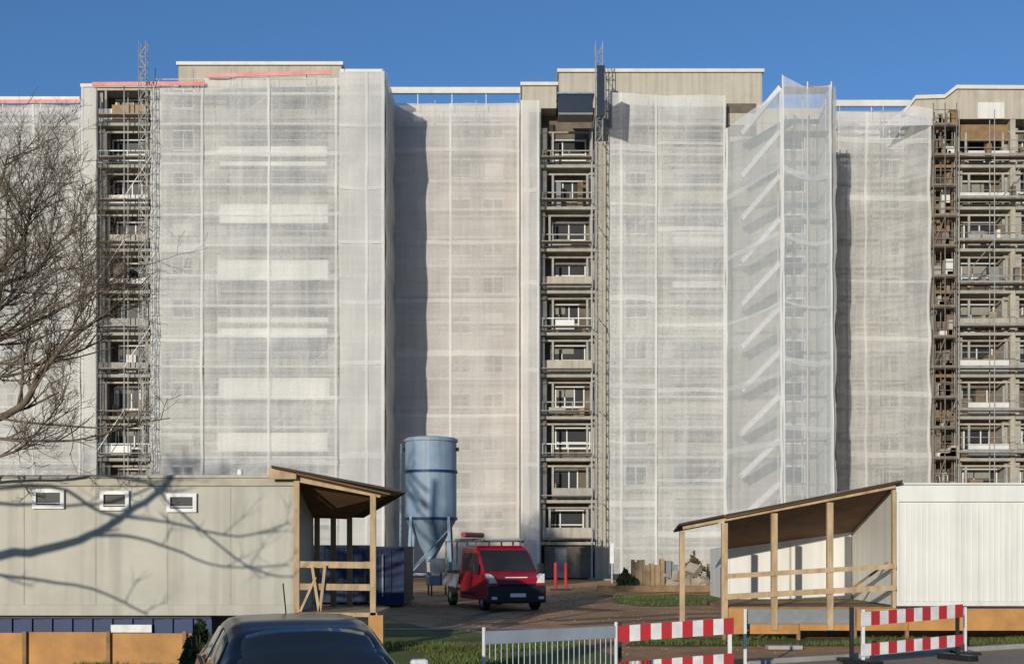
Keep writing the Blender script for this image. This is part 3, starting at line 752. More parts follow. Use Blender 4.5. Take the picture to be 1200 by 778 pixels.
def sect(y):
    zr, zb_, wb_, wr = interp(ZR, y), interp(ZB, y), interp(WB, y), interp(WR, y)
    return [(wb_*.93, .22), (wb_*.99, .38), (wb_, .60), (wb_*.985, zb_-.08), (wb_*.955, zb_), (wr+.03, zr-.085), (wr-.03, zr-.035), (wr*.75, zr-.008), (wr*.35, zr), (0, zr+.002)]
def surf(y, s_):          # s_ in section index units, signed side
    sg = 1 if s_ >= 0 else -1; s_ = abs(s_); q = sect(y); i = min(int(s_), len(q)-2); t = s_-i
    return Vector((sg*(q[i][0]+(q[i+1][0]-q[i][0])*t), y, q[i][1]+(q[i+1][1]-q[i][1])*t))
ns = 60; vs = []; fs = []; m_ = 19
for i in range(ns+1):
    y = -2.1+4.18*i/ns; q = sect(y); row = [(w_, y, z_) for w_, z_ in q]+[(-w_, y, z_) for w_, z_ in reversed(q[:-1])]; vs += row
for i in range(ns):
    for k in range(m_-1): fs.append((i*m_+k, i*m_+k+1, (i+1)*m_+k+1, (i+1)*m_+k))
    fs.append((i*m_+m_-1, i*m_, (i+1)*m_, (i+1)*m_+m_-1))
fs.append(tuple(range(m_))); fs.append(tuple(range(ns*m_, (ns+1)*m_)))
MB().add(vs, fs).build('body', 'carp', C, smooth=True).data.polygons[0].use_smooth = True
def glasspatch(name, fn, nu, nv, side):
    vs = []; fs = []
    for i in range(nu+1):
        for j in range(nv+1): vs.append(fn(i/nu, j/nv))
    for i in range(nu):
        for j in range(nv): a = i*(nv+1)+j; fs.append((a, a+1, a+nv+2, a+nv+1))
    o = MB().add(vs, fs).build(name, 'carglass', C, smooth=True); sd_ = o.modifiers.new('t', 'SOLIDIFY'); sd_.thickness = .012; sd_.offset = 0; return o
def wsf(u, v):
    y = -1.10+.62*v; q = sect(y); x = (-1+2*u)*(q[5][0]-.05); z_ = interp(ZR, y)-.085*abs(-1+2*u)**3
    return Vector((x, y-.02, z_+.022))
ws = glasspatch('windscreen', wsf, 12, 8, 0)
MB().bar((-.5, -1.13, 1.0), (.1, -1.0, 1.09), .02).build('wiper', 'blackp', ws)
for sx in (-1, 1):
    for y0, y1 in ((-.62, .12), (.18, .95), (1.0, 1.3)):
        def sf(u, v, y0=y0, y1=y1, sx=sx):
            y = y0+(y1-y0)*u
            if y0 < -.5 and v > .3: y = max(y, y0+.3*(v-.3))
            p = surf(y, sx*(4.12+.80*v)); p.x += sx*.008; return p
        glasspatch('side_window', sf, 6, 4, sx)
    mb = MB(); mb.bar(surf(-.64, sx*4.05)+Vector((sx*.02, 0, .0)), surf(1.35, sx*4.05)+Vector((sx*.02, 0, 0)), .02).build('belt_trim', 'blackp', C)
    mb = MB(); mb.bar(surf(.15, sx*4.0)+Vector((sx*.004, 0, 0)), surf(.15, sx*1.0)+Vector((sx*.004, 0, 0)), .008).build('door_seam', 'blackp', C)
    o = MB().box(surf(.0, sx*3.6).x-.01, surf(.0, sx*3.6).x+sx*.03, -.08, .08, .80, .825).build('door_handle', 'rim', C)
for sx in (-1, 1):
    MB().box(sx*.90, sx*1.06, -.80, -.70, .95, 1.07).build('mirror', 'lampg', C, .03)
    MB().box(sx*.55, sx*.80, -2.12, -1.96, .58, .74).build('headlight', 'lampg', C, .03)
    wheel(C, sx*.78, -1.35, .31); wheel(C, sx*.78, 1.3, .31)
MB().box(-.5, .5, -2.16, -2.06, .4, .6).build('grille', 'blackp', C, .02)
MB().box(-.26, .26, -2.18, -2.15, .3, .41).build('number_plate', 'plate', C)
MB().bar((.0, .9, 1.42), (.0, 1.15, 1.75), .012).build('aerial', 'blackp', C)

# ------------------------------------------------------------------ left container and its porch
LD = 26.0
xL0, xL1 = X(-120, LD), X(345, LD); zLb, zLt = Z(721, LD), Z(561, LD)
L = thing('site_container', 'cream site office container with three small white windows', 'container', ((xL0+xL1)/2, LD, 0), 0)
off = Vector(L.location)
def lp(name, mb, m, bevel=0): o = mb.build(name, m, L, bevel); o.location = -off; return o
mb = MB(); mb.box(xL0, xL1, LD, LD+2.5, zLb, zLt)
lp('wall', mb, 'cont_beige')
for px in (28, 112, 196, 270):
    lp('panel_joint', MB().box(X(px, LD)-.012, X(px, LD)+.012, LD-.008, LD+.01, zLb+.25, zLt-.2), 'trim')
lp('base_rail', MB().box(xL0-.02, xL1+.02, LD-.05, LD-.002, zLb, zLb+.24), 'cont_beige', .02)
lp('top_rail', MB().box(xL0-.02, xL1+.02, LD-.05, LD-.002, zLt-.16, zLt+.02), 'trim', .02)
lp('roof', MB().box(xL0-.06, xL1+.06, LD-.08, LD+2.55, zLt+.021, zLt+.08), 'cont_beige')
for (a, b, c, d) in ((39, 76, 573, 596), (118, 152, 575, 598), (196, 231, 578, 600)):
    x0, x1, z0, z1 = X(a, LD), X(b, LD), Z(d, LD), Z(c, LD)
    wo = lp('window', MB().box(x0+.07, x1-.07, LD-.02, LD-.004, z0+.07, z1-.07), 'glass')
    f = MB()
    f.box(x0, x1, LD-.07, LD-.005, z0, z0+.08); f.box(x0, x1, LD-.07, LD-.005, z1-.08, z1)
    f.box(x0, x0+.08, LD-.068, LD-.006, z0+.08, z1-.08); f.box(x1-.08, x1, LD-.068, LD-.006, z0+.08, z1-.08)
    f.box(x0+.08, x1-.08, LD-.05, LD-.021, z0+.11, z0+.13); f.build('frame', 'white', wo)
lc = MB().lathe([(0, .1), (.06, .1), (.07, .0), (.05, -.04)], (0, 0, 0), 12).build('vent_cap', 'white', L); lc.location = Vector((X(279, LD), LD+.2, zLt+.12))-off
# blue container base under it with a small white sign
U = thing('storage_container', 'blue ribbed steel unit under the cream container with a white sign', 'container', ((xL0+xL1)/2, LD+.15, 0))
off = Vector(U.location)
z0, z1 = Z(741, LD)-.36, zLb-.02
mb = MB(); x = xL0; k = 0
xe = X(246, LD)
while x < xe:
    mb.box(x, min(x+.22, xe), LD+.15+(.05 if k % 2 else 0), LD+2.2, z0, z1-.05); x += .22; k += 1
o = mb.build('ribbed_wall', 'blue', U); o.location = -off
o = MB().box(xL0, xe, LD+.1, LD+2.2, z1-.049, z1).build('top_rail', 'navy', U); o.location = -off
sg = MB().box(X(128, LD), X(176, LD), LD+.10, LD+.14, Z(741, LD), Z(732, LD))
o = sg.build('sign_board', 'white', U); o.location = -off
# low orange board fence in front
FD = 22.0
Fn = thing('board_fence', 'low orange shuttering board fence at the left bottom edge', 'fence', (X(120, FD), FD, 0))
off = Vector(Fn.location)
for a, b in ((-140, -52), (-51, 29), (31, 128), (129, 216), (219, 241)):
    o = MB().box(X(a, FD), X(b, FD), FD, FD+.03, .02, Z(741, FD)+random.uniform(-.02, .015)).build('board', 'board', Fn, .004); o.location = -off
for px in (-51, 30, 128, 217):
    o = MB().box(X(px, FD)-.035, X(px, FD)+.035, FD-.07, FD-.002, 0, Z(739, FD)).build('post', 'timberd', Fn); o.location = -off
# porch at its right end
PD = 26.0
Pc = thing('timber_porch', 'open timber porch with dark sloping roof at the end of the cream container', 'porch', (X(400, PD), PD, 0))
off = Vector(Pc.location)
def pp_(name, mb, m, bevel=0): o = mb.build(name, m, Pc, bevel); o.location = -off; return o
BD = PD+2.5
ra, rb_ = P(318, 545, PD-.35), P(476, 575, PD-.35)
rbk = [Vector((X(347, BD), BD+.2, Z(602, BD))), Vector((X(425, BD), BD+.2, Z(604, BD)))]
def slab4(a, b, c, d, th):
    mb = MB(); vs = [a, b, c, d]; mb.add([v for v in vs]+[v-Vector((0, 0, th)) for v in vs], [(0,1,2,3),(7,6,5,4),(0,4,5,1),(1,5,6,2),(2,6,7,3),(3,7,4,0)]); return mb
pp_('roof', slab4(ra, rb_, rbk[1], rbk[0], .05), 'felt')
dz = Vector((0, 0, .052)); pp_('roof_boarding', slab4(ra-dz+Vector((.05, .05, 0)), rb_-dz+Vector((-.35, .05, 0)), rbk[1]-dz+Vector((-.35, -.05, 0)), rbk[0]-dz+Vector((.05, -.05, 0)), .03), 'ply')
ps = lambda px: ra.z+(rb_.z-ra.z)*((X(px, PD)-ra.x)/(rb_.x-ra.x))
sl = (rb_.z-ra.z)/(rb_.x-ra.x)
for y in (PD-.1,):
    a = Vector((X(322, PD), y, 0)); b = Vector((X(447, PD), y, 0)); a.z = ra.z+sl*(a.x-ra.x)-.17; b.z = ra.z+sl*(b.x-ra.x)-.17
    pp_('rafter', MB().bar(a, b, .08, .15), 'timber' if y < PD else 'ply')
pp_('end_board', MB().box(X(318, PD), X(350, PD), PD-.3, PD-.26, Z(562, PD), Z(549, PD)), 'timber')
for px in (349, 438): pp_('post', MB().box(X(px, PD)-.06, X(px, PD)+.06, PD-.16, PD-.05, .25, ps(px)-.2), 'timber')
for px in (372, 391, 410, 437): pp_('post', MB().box(X(px, BD)-.06, X(px, BD)+.06, BD-.1, BD, .25, Z(606, BD)), 'timberd')
for py in (661, 687): pp_('rail', MB().bar(P(351, py, PD-.12), P(438, py+1, PD-.12), .04, .14), 'timber')
for py in (661, 687): pp_('rail', MB().bar(P(372, py, BD), P(437, py, BD), .04, .14), 'timberd')
pp_('floor', MB().box(X(347, PD), X(443, PD), PD-.16, BD, Z(722, PD), Z(717, PD)), 'timber')
pp_('brace', MB().bar(P(352, 716, PD-.2), P(370, 676, PD-.2), .07, .05), 'timber')
pp_('brace', MB().bar(P(366, 664, PD-.2), P(374, 716, PD-.2), .06, .05), 'timber')
pp_('brace', MB().bar(P(381, 662, PD-.2), P(375, 716, PD-.2), .06, .05), 'timber')
pp_('foot_block', MB().box(X(433, PD), X(450, PD), PD-.2, PD+.1, .0, Z(720, PD)), 'board')
pp_('foot_block', MB().box(X(347, PD), X(356, PD), PD-.1, PD+.1, .0, Z(722, PD)), 'timberd')
# dark blue containers behind the porch
def ribbed(label, px0, px1, D, zt, dep, m, group=None, rz=0, z0=.1):
    a, b = X(px0, D), X(px1, D); o = thing('storage_container', label, 'container', ((a+b)/2, D, 0), rz, group)
    mb = MB(); h = (b-a)/2; x = -h; k = 0
    while x < h-.01:
        mb.box(x, min(x+.18, h), (.04 if k % 2 else 0), dep, z0+.1, zt-.1); x += .18; k += 1
    mb.build('ribbed_wall', m, o)
    MB().box(-h-.03, h+.03, -.05, dep+.02, zt-.1, zt).build('top_frame', m, o); MB().box(-h-.03, h+.03, -.05, dep+.02, z0, z0+.1).build('base_frame', m, o)
    for sx in (-h, h): MB().box(sx-.05, sx+.05, -.055, .06, z0+.1, zt-.1).build('corner_post', m, o)
    MB().box(-h+.2, -h+.26, -.07, -.03, z0+.3, zt-.3).build('locking_bar', 'grey', o)
    return o
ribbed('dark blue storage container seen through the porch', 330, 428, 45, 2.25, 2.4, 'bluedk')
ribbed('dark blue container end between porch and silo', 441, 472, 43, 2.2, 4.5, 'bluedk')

# ------------------------------------------------------------------ right container, its recessed wall and lean-to
RD = 28.0; RB = 31.4
W = thing('site_container', 'large white ribbed container at the right edge', 'container', (X(1200, RD), RD, 0))
off = Vector(W.location)
def wp(name, mb, m, bevel=0): o = mb.build(name, m, W, bevel); o.location = -off; return o
x0 = X(1048, RD); x1 = X(1460, RD); zb = Z(709, RD); zt = Z(569, RD)
mb = MB()
mb.box(x0, x1, RD+.06, RD+6.0, zb, zt)
wp('wall', mb, 'cont_white')
rib = MB(); x = x0+.16
while x < x1-.2:
    rib.box(x, x+.055, RD+.035, RD+.059, zb+.1, zt-.42); x += .13
wp('cladding', rib, 'cont_white')
wp('top_rail', MB().box(x0-.02, x1+.02, RD, RD+.058, zt-.38, zt+.02), 'cont_white', .02)
wp('base_rail', MB().box(x0-.02, x1+.02, RD, RD+.058, zb-.02, zb+.09), 'cont_white', .02)
wp('corner_post', MB().box(x0-.03, x0+.12, RD-.01, RD+.15, zb-.02, zt+.02), 'cont_white', .02)
wp('roof', MB().box(x0-.05, x1+.05, RD-.05, RD+6.0, zt+.021, zt+.07), 'coping')
W2 = thing('site_container', 'white container wall under the lean-to roof with post shadows', 'container', (X(920, RB), RB, 0))
off2 = Vector(W2.location)
a = X(850, RB)
o = MB().prism([(a, zb), (x0-.04, zb), (x0-.04, Z(624, RB)), (a, Z(643, RB))], RB, RB+2.4).build('wall', 'cont_white', W2); o.location = -off2
o = MB().box(a-.03, a+.1, RB-.03, RB-.002, zb, Z(644, RB)).build('corner_post', 'cont_white', W2); o.location = -off2
o = MB().box(X(925, RB), X(927, RB), RB-.02, RB-.002, zb, Z(639, RB)).build('panel_joint', 'trim', W2); o.location = -off2
# skirt boards
SK = thing('board_skirt', 'orange shuttering boards along the foot of the white container', 'fence', (X(1100, RD), RD, 0))
off3 = Vector(SK.location)
for i, (a, b) in enumerate(((846, 872), (878, 935), (936, 1000), (1003, 1062), (1063, 1130), (1131, 1215), (1216, 1300), (1301, 1400))):
    o = MB().box(X(a, RD), X(b, RD), RD-.1, RD-.07, Z(738, RD)-(.08 if b < 1000 else 0), Z(712 if b > 1000 or b < 900 else 730, RD)-.01*(i % 2)).build('board', 'board', SK); o.location = -off3
for px in (848, 935, 1001, 1062, 1130, 1215, 1300):
    o = MB().box(X(px, RD)-.04, X(px, RD)+.04, RD-.068, RD, 0, Z(714, RD)).build('post', 'timberd', SK); o.location = -off3
# lean-to
Q = thing('timber_lean_to', 'timber lean-to with sloping roof beside the white container', 'porch', (X(920, RD), RD, 0))
off4 = Vector(Q.location)
def qp(name, mb, m, bevel=0): o = mb.build(name, m, Q, bevel); o.location = -off4; return o
ra, rb_ = P(796, 613, RD-.3), P(1058, 562, RD-.3)
sl = (rb_.z-ra.z)/(rb_.x-ra.x)
mid = P(850, 0, RD-.3); mid.z = ra.z+sl*(mid.x-ra.x)
c, d = Vector((x0-.03, RB+.05, Z(620, RB))), Vector((X(850, RB)-.1, RB+.05, Z(640, RB)))
qp('roof', slab4(mid, rb_, Vector((rb_.x, RB+.05, c.z)), d, .05), 'felt')
qp('roof', slab4(ra, mid-Vector((.01, 0, 0)), mid+Vector((-.01, 1.0, -.15)), ra+Vector((0, 1.0, -.15)), .05), 'felt')
e = Vector((.03, .04, -.052)); g = Vector((-.03, .04, -.052)); r2 = Vector((x0-.04, rb_.y, mid.z+sl*(x0-mid.x)))
qp('roof_boarding', slab4(mid+e, r2+g, c+g-Vector((0, .08, 0)), d+e-Vector((0, .08, 0)), .03), 'ply')
sl = (rb_.z-ra.z)/(rb_.x-ra.x)
def rz_(x): return ra.z+sl*(x-ra.x)
for y in (RD-.12,):
    a = Vector((X(799, RD), y, 0)); b = Vector((X(1047, RD), y, 0)); a.z = rz_(a.x)-.11; b.z = rz_(b.x)-.11
    qp('rafter', MB().bar(a, b, .07, .10), 'timber' if y < RD else 'timberd')
for i, px in enumerate((798.5, 848, 906, 971)):
    wd_ = .06 if i == 0 else .07
    qp('post', MB().box(X(px, RD)-wd_, X(px, RD)+wd_, RD-.16, RD-.04, .25 if i else .1, rz_(X(px, RD))-.2), 'timber')
qp('post', MB().box(X(1046, RD)-.05, X(1046, RD)+.03, RD-.16, RD-.04, Z(712, RD), rz_(X(1046, RD))-.2), 'timber')
qp('rail', MB().bar(P(850, 675, RD-.19), P(1050, 663, RD-.19), .04, .11), 'timber')
qp('rail', MB().bar(P(850, 699, RD-.19), P(1050, 688, RD-.19), .04, .13), 'timber')
qp('floor', MB().box(X(850, RD), x0-.04, RD-.04, RB-.01, zb-.12, zb-.03), 'timberd')
qp('fascia_board', MB().box(X(875, RD), X(1000, RD), RD-.14, RD-.101, Z(730, RD), Z(713, RD)), 'grey')
qp('stair_rail', MB().bar(P(1000, 688, RD+.5), P(1046, 655, RD+.5), .05, .05), 'timberd')

# ------------------------------------------------------------------ barriers by the road
def striped(a, b, h, nst, name, parent, off, th=.035, inv=0):
    """board with red and white fields as geometry in one mesh"""
    mb = MB(); a = Vector(a); b = Vector(b); d = (b-a)/nst; s = (b-a).normalized(); n = Vector((-s.y, s.x, 0))*th/2
    for k in range(nst):
        p, q = a+d*k, a+d*(k+1); mb.m = (k+inv) % 2; u = Vector((0, 0, h))
        mb.add([p-n, q-n, q+n, p+n, p-n+u, q-n+u, q+n+u, p+n+u], [(0,3,2,1),(4,5,6,7),(0,1,5,4),(1,2,6,5),(2,3,7,6),(3,0,4,7)])
    o = mb.build(name, ['redw', 'white'], parent); o.location = -off; return o
def barrier(label, p0, p1, z_up, legs, inv=0, nst=11, rise=.09):
    a, b = Vector((*p0, 0)), Vector((*p1, 0)); R3 = Vector((0, 0, rise))
    o = thing('road_barrier', label, 'barrier', (a+b)/2, 0, 'red and white barriers by the road'); off = Vector(o.location)
    striped(a+Vector((0,0,z_up-.25)), b+R3+Vector((0,0,z_up-.25)), .25, nst, 'striped_board', o, off, inv=inv)
    striped(a+Vector((0,0,.2)), b+R3+Vector((0,0,.2)), .22, nst, 'striped_board', o, off, inv=inv)
    s = (b-a).normalized(); nrm = Vector((-s.y, s.x, 0))
    for t, dark in legs:
        p = a.lerp(b, t)+nrm*.05
        q = MB().box(p.x-.03, p.x+.03, p.y-.03, p.y+.03, .08, z_up+.05).build('post', 'blackp' if dark else 'steelw', o); q.location = -off
        q = MB(); q.bar(p-nrm*.4+Vector((0,0,.07)), p+nrm*.4+Vector((0,0,.07)), .25, .12); q = q.build('foot', 'blackp', o, .02); q.location = -off
    return o
barrier('red and white striped barrier left of the plank gap, next to the metal crowd barrier', (1.64, 18.4), (3.51, 18.95), .98, ((.02, 1), (.98, 0)))
barrier('red and white striped barrier in front of the white container', (6.38, 21.8), (8.67, 23.0), 1.0, ((.03, 0), (.97, 1)), inv=1, nst=12)
CB = thing('crowd_barrier', 'galvanised crowd barrier with grey band and thin vertical bars', 'barrier', (0, 16, 0))
off = Vector(CB.location)
a, b = P(567, 738, 15.7), P(722, 731, 16.8)
def cb(name, mb, m): o = mb.build(name, m, CB); o.location = -off; return o
a0, b0 = Vector((a.x, a.y, 0)), Vector((b.x, b.y, 0)); up = Vector((0, 0, 1))
cb('top_band', MB().bar(a0+up*1.0, b0+up*1.0, .03, .17), 'zinc')
cb('bottom_rail', MB().bar(a0+up*.2, b0+up*.2, .035), 'zinc')
for q in (a0, b0): cb('post', MB().bar(q+up*.02, q+up*1.14, .045, n=8), 'steelw')
mb = MB()
for i in range(1, 24): q = a0.lerp(b0, i/24); mb.bar(q+up*.2, q+up*.93, .012, n=5)
cb('bars', mb, 'zinc')
for q in (a0.lerp(b0, .1), a0.lerp(b0, .9)): cb('foot', MB().bar(q+Vector((.15, -.3, .02)), q+Vector((-.15, .3, .02)), .05, .03), 'zinc')
def post(label, px, y0, y1, D, m, w_=.06, name='post', cat='post', foot=True, grp=None):
    o = thing(name, label, cat, (X(px, D), D, 0), 0, grp)
    MB().box(-w_/2, w_/2, -w_/2, w_/2, .05 if foot else 0, Z(y0, D)).build('pole', m, o)
    if foot: MB().box(-.2, .2, -.35, .35, 0, .08).build('foot', 'blackp', o, .02)
    return o
post('pale thin post beside the end of the left striped barrier', 873, 713, 770, 20.6, 'steelw', .05)
post('black post between the two striped barriers', 998, 711, 768, 22.6, 'blackp', .07)
post('pale thin post at the right end of the right striped barrier', 1131, 711, 765, 24.3, 'steelw', .05)
pl = MB().box(X(898, 25.5), X(938, 25.5), 25.3, 25.6, .02, .10).build('concrete_block', 'slab'); tag(pl, 'flat pale block on the grass under the grey deck board', 'block')

# ------------------------------------------------------------------ things at the foot of the building
def pile_boards(label, px, D, wpx, htop, m, seed, lean=.0):
    o = thing('board_stack', label, 'board stack', (X(px, D), D, 0), 0, 'material stacks by the building'); r = random.Random(seed)
    wv = wpx*D/F; x = -wv/2
    MB().box(-wv/2, wv/2, -.5, .5, 0, .14).build('pallet', 'timberd', o)
    while x < wv/2:
        t = r.uniform(.12, .3); h = Z(htop, D)*r.uniform(.8, 1.02)
        MB().box(x, x+t*.93, -.4+r.uniform(-.1, .1), .3, .142, h).build('board', m, o); x += t
    return o
pile_boards('upright stack of pale wrapped boards beside the dark shrub', 757, 62, 34, 655, 'insul', 1)
pile_boards('small grey wrapped stack behind the left lean-to post', 786, 62, 14, 657, 'grey', 2)
pile_boards('tan board stack just left of the second lean-to post', 838, 63, 18, 658, 'insul', 3)
def shrub(label, px, D, wpx, htop, m='leaf', seed=1, n=900):
    r = random.Random(seed); R_ = wpx*D/F/2; H = Z(htop, D)
    o = thing('shrub', label, 'shrub', (X(px, D), D, 0), 0, 'shrubs by the building'); mb = MB(); st = MB()
    for k in range(14):
        a = r.uniform(0, 6.28); e = Vector((math.cos(a)*R_*.7, math.sin(a)*R_*.7, H*r.uniform(.6, .95)))
        st.path([(0, 0, 0), e*.5+Vector((0, 0, .1)), e], .03, .008, 4)
    for k in range(n):
        a = r.uniform(0, 6.28); q = r.uniform(0, 1)**.5; z = r.uniform(.05, 1)
        rr = R_*q*math.sin(min(1, z*1.1)*math.pi*.85+.3); lump = 1+.35*noise.noise(Vector((a*1.5, z*3, seed)))
        p = Vector((math.cos(a)*rr*lump, math.sin(a)*rr*lump, z*H*lump*.95)); s = .11
        u = Vector((r.uniform(-1, 1), r.uniform(-1, 1), r.uniform(-1, 1))).normalized()*s; v = u.cross(Vector((r.random(), r.random(), r.random()))).normalized()*s*.6
        mb.add([p-u, p+v, p+u, p-v], [(0, 1, 2, 3)])
    mb.build('foliage', m, o); st.build('stem', 'bark', o)
    return o
shrub('dark shrub at the foot of the netting left of the board stack', 733, 61, 22, 668, 'leaf', 2)
shrub('brown-green shrub heap seen between the two left lean-to posts', 812, 61, 34, 652, 'dead', 3)
shrub('dark leafy shrub beside the parked car at the bottom', 234, 18.5, 34, 738, 'leaf', 5, 1300)
rbl = thing('rubble_heap', 'low heap of pale rubble behind the lean-to posts', 'rubble', (X(815, 60), 60, 0)); r = random.Random(4)
for k in range(26):
    s = r.uniform(.12, .35); v = MB(); v.box(-s, s, -s*.8, s*.8, -s*.6, s*.6); o = v.build('stone', 'stone', rbl, .03)
    o.location = (r.gauss(0, .8), r.uniform(-.5, .5), .15+abs(r.gauss(0, .35))); o.rotation_euler = (r.uniform(0, 3), r.uniform(0, 3), r.uniform(0, 3))
for px, lb in ((651, 'left of the two thin red posts before the dark entrance'), (663, 'right of the two thin red posts before the dark entrance')):
    D = 60; o = thing('marker_post', lb, 'post', (X(px, D), D, 0), 0, 'red marker posts')
    MB().bar((0, 0, 0.06), (0, 0, Z(659, D)), .16, n=8).build('pole', 'redw', o); MB().box(-.25, .25, -.25, .25, 0, .08).build('foot', 'blackp', o)
wb = thing('meter_box', 'white upright box on a post at the foot of the middle mast', 'box', (X(717, 72), 72, 0))
MB().box(-.12, .12, -.1, .1, Z(660, 72), Z(636, 72)).build('cabinet', 'white', wb, .01); MB().bar((0, 0, 0), (0, 0, Z(660, 72)), .08).build('pole', 'steel', wb)
# low timber edging and ground floor plinth
ed = MB().box(X(700, 58), X(860, 58), 58, 58.3, 0, .30).build('timber_beam', 'timberd'); tag(ed, 'long timber beam edging the lawn before the stacks', 'beam')
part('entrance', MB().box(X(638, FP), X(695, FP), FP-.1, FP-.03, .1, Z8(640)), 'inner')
part('door', MB().box(X(650, FP), X(664, FP), FP-.14, FP-.101, .1, 2.1), 'grey')

# ------------------------------------------------------------------ bare trees
def twigs(mb, p, d, L, r, depth, rnd, gravity=0.0, n=4):
    steps = 4 if depth > 1 else 3; pts = [p]; q = Vector(p); dd = Vector(d)
    for i in range(steps):
        dd = (dd+Vector((rnd.uniform(-1, 1), rnd.uniform(-1, 1), rnd.uniform(-.6, 1)+gravity))*.22).normalized()
        q = q+dd*L/steps; pts.append(Vector(q))
    mb.path(pts, r, max(r*.45, .004), n if depth > 1 else 3)
    if depth == 0: return
    k = rnd.randint(3, 5)
    for j in range(k):
        t = rnd.uniform(.25, 1.0)*steps; i = min(int(t), steps-1); pos = pts[i].lerp(pts[i+1], t-i)
        ax = Vector((rnd.uniform(-1, 1), rnd.uniform(-1, 1), rnd.uniform(-.5, 1))).normalized()
        nd = (dd*.75+ax*.8).normalized()
        twigs(mb, pos, nd, L*rnd.uniform(.5, .72), r*.5, depth-1, rnd, gravity, n)
def limb(mb, pts, r0, r1, rnd, ntw, L, depth=2, tw=.35):
    # smooth the hand-laid path
    P_ = [Vector(p) for p in pts]; out = []
    for i in range(len(P_)-1):
        a = P_[max(i-1, 0)]; b = P_[i]; c = P_[i+1]; d = P_[min(i+2, len(P_)-1)]
        for k in range(4):
            t = k/4; out.append(.5*((2*b)+(-a+c)*t+(2*a-5*b+4*c-d)*t*t+(-a+3*b-3*c+d)*t**3)+Vector((rnd.uniform(-1, 1), rnd.uniform(-1, 1), rnd.uniform(-1, 1)))*r1*.8)
    out.append(P_[-1]); mb.path(out, r0, r1, 7)
    for k in range(ntw):
        t = rnd.uniform(tw, 1)*(len(out)-1); i = min(int(t), len(out)-2); p = out[i].lerp(out[i+1], t-i); d = (out[i+1]-out[i]).normalized()
        ax = Vector((rnd.uniform(-1, 1), rnd.uniform(-1, 1), rnd.uniform(-.3, 1.2))).normalized()
        twigs(mb, p, (d*.8+ax*.8).normalized(), L*rnd.uniform(.6, 1.1), (r0+(r1-r0)*t/len(out))*.38+.006, depth, rnd)
rnd = random.Random(21)
TY = 16.5
tree = thing('bare_tree', 'bare winter tree beyond the left edge whose shadow falls on the cream container', 'tree', (-16.5, TY, 0))
off = Vector(tree.location)
tr = MB(); tr.path([(-16.5, TY, -.1), (-16.45, TY, 1.5), (-16.3, TY, 3.0), (-16.2, TY+.1, 5), (-16.0, TY, 7.2), (-15.9, TY, 8.4)], .36, .10, 12)
o = tr.build('trunk', 'bark', tree, smooth=True); o.location = -off
def S_(px, py, dY):
    """point whose sun shadow falls on the cream container at that spot, dY metres in front of it"""
    p = P(px, py, LD); t = dY/LDIR.y; return p-LDIR*t
br = MB()
def add(pts, r0, r1, ntw, L, depth=2): limb(br, pts, r0, r1, rnd, ntw, L, depth)
# limbs whose shadows cross the container
d0 = LD-TY
add([(-16.4, TY, 3.2), S_(-20, 655, d0), S_(50, 645, d0), S_(105, 628, d0), S_(150, 602, d0), S_(188, 575, d0), S_(215, 545, d0), S_(240, 520, d0)], .12, .04, 6, 1.0, 1)
add([(-16.4, TY, 2.9), S_(-40, 672, d0), S_(20, 677, d0), S_(110, 690, d0), S_(175, 720, d0)], .05, .02, 3, .7, 1)
add([S_(105, 628, d0), S_(150, 628, d0), S_(200, 642, d0), S_(260, 664, d0), S_(340, 662, d0)], .04, .015, 5, .8, 1)
add([(-16.2, TY, 5.4), S_(60, 570, d0), S_(120, 600, d0), S_(200, 612, d0), S_(280, 628, d0), S_(340, 612, d0)], .05, .015, 6, .8, 1)
add([(-16.2, TY, 5.0), S_(-20, 590, d0), S_(60, 592, d0), S_(130, 588, d0), S_(200, 560, d0)], .05, .02, 4, .8, 1)
add([(-16.3, TY, 5.8), S_(150, 560, d0), S_(200, 590, d0), S_(240, 625, d0), S_(300, 668, d0), S_(350, 676, d0)], .04, .015, 4, .7, 1)
for k in range(7):
    a = rnd.uniform(1.8, 5.0); z = rnd.uniform(5, 8); l = rnd.uniform(2.5, 4)
    e = Vector((math.cos(a), math.sin(a), .8)).normalized()*l; b_ = Vector((-16.1, TY, z))
    add([b_, b_+e*.5, b_+e], .08, .03, 8, 1.2, 2)
o = br.build('branches', 'bark', tree, smooth=True); o.location = -off
# second tree, right beside the container, whose limbs reach into the picture
TD = 24.2
tree2 = thing('bare_tree', 'bare winter tree reaching in from the left edge over the cream container', 'tree', (-16.5, TD, 0)); off = Vector(tree2.location)
tr = MB(); tr.path([(-16.5, TD, -.1), (-16.45, TD, 2), (-16.3, TD, 4.0), (-16.2, TD+.1, 7), (-16.0, TD, 10), (-15.9, TD, 12)], .34, .10, 12)
o = tr.build('trunk', 'bark', tree2, smooth=True); o.location = -off
br = MB()
def pv(px, py, D=TD): return P(px, py, D)+Vector((0, rnd.uniform(-.5, .3), 0))
base = lambda z: (-16.2, TD, z)
L_ = 1.35
add([base(4.6), pv(-250, 548), pv(-60, 505), pv(20, 478), pv(52, 445), pv(82, 408), pv(115, 376), pv(140, 362)], .11, .02, 14, 1.0*L_, 2)
add([base(5.5), pv(-250, 480), pv(-60, 432), pv(10, 402), pv(60, 372), pv(110, 343)], .09, .016, 18, 1.1*L_, 3)
add([base(6.5), pv(-250, 430), pv(-70, 375), pv(0, 325), pv(30, 280), pv(50, 240)], .09, .014, 20, 1.0*L_, 3)
add([base(7.5), pv(-250, 390), pv(-100, 335), pv(-40, 280), pv(-5, 225), pv(18, 190)], .08, .014, 17, .95*L_, 3)
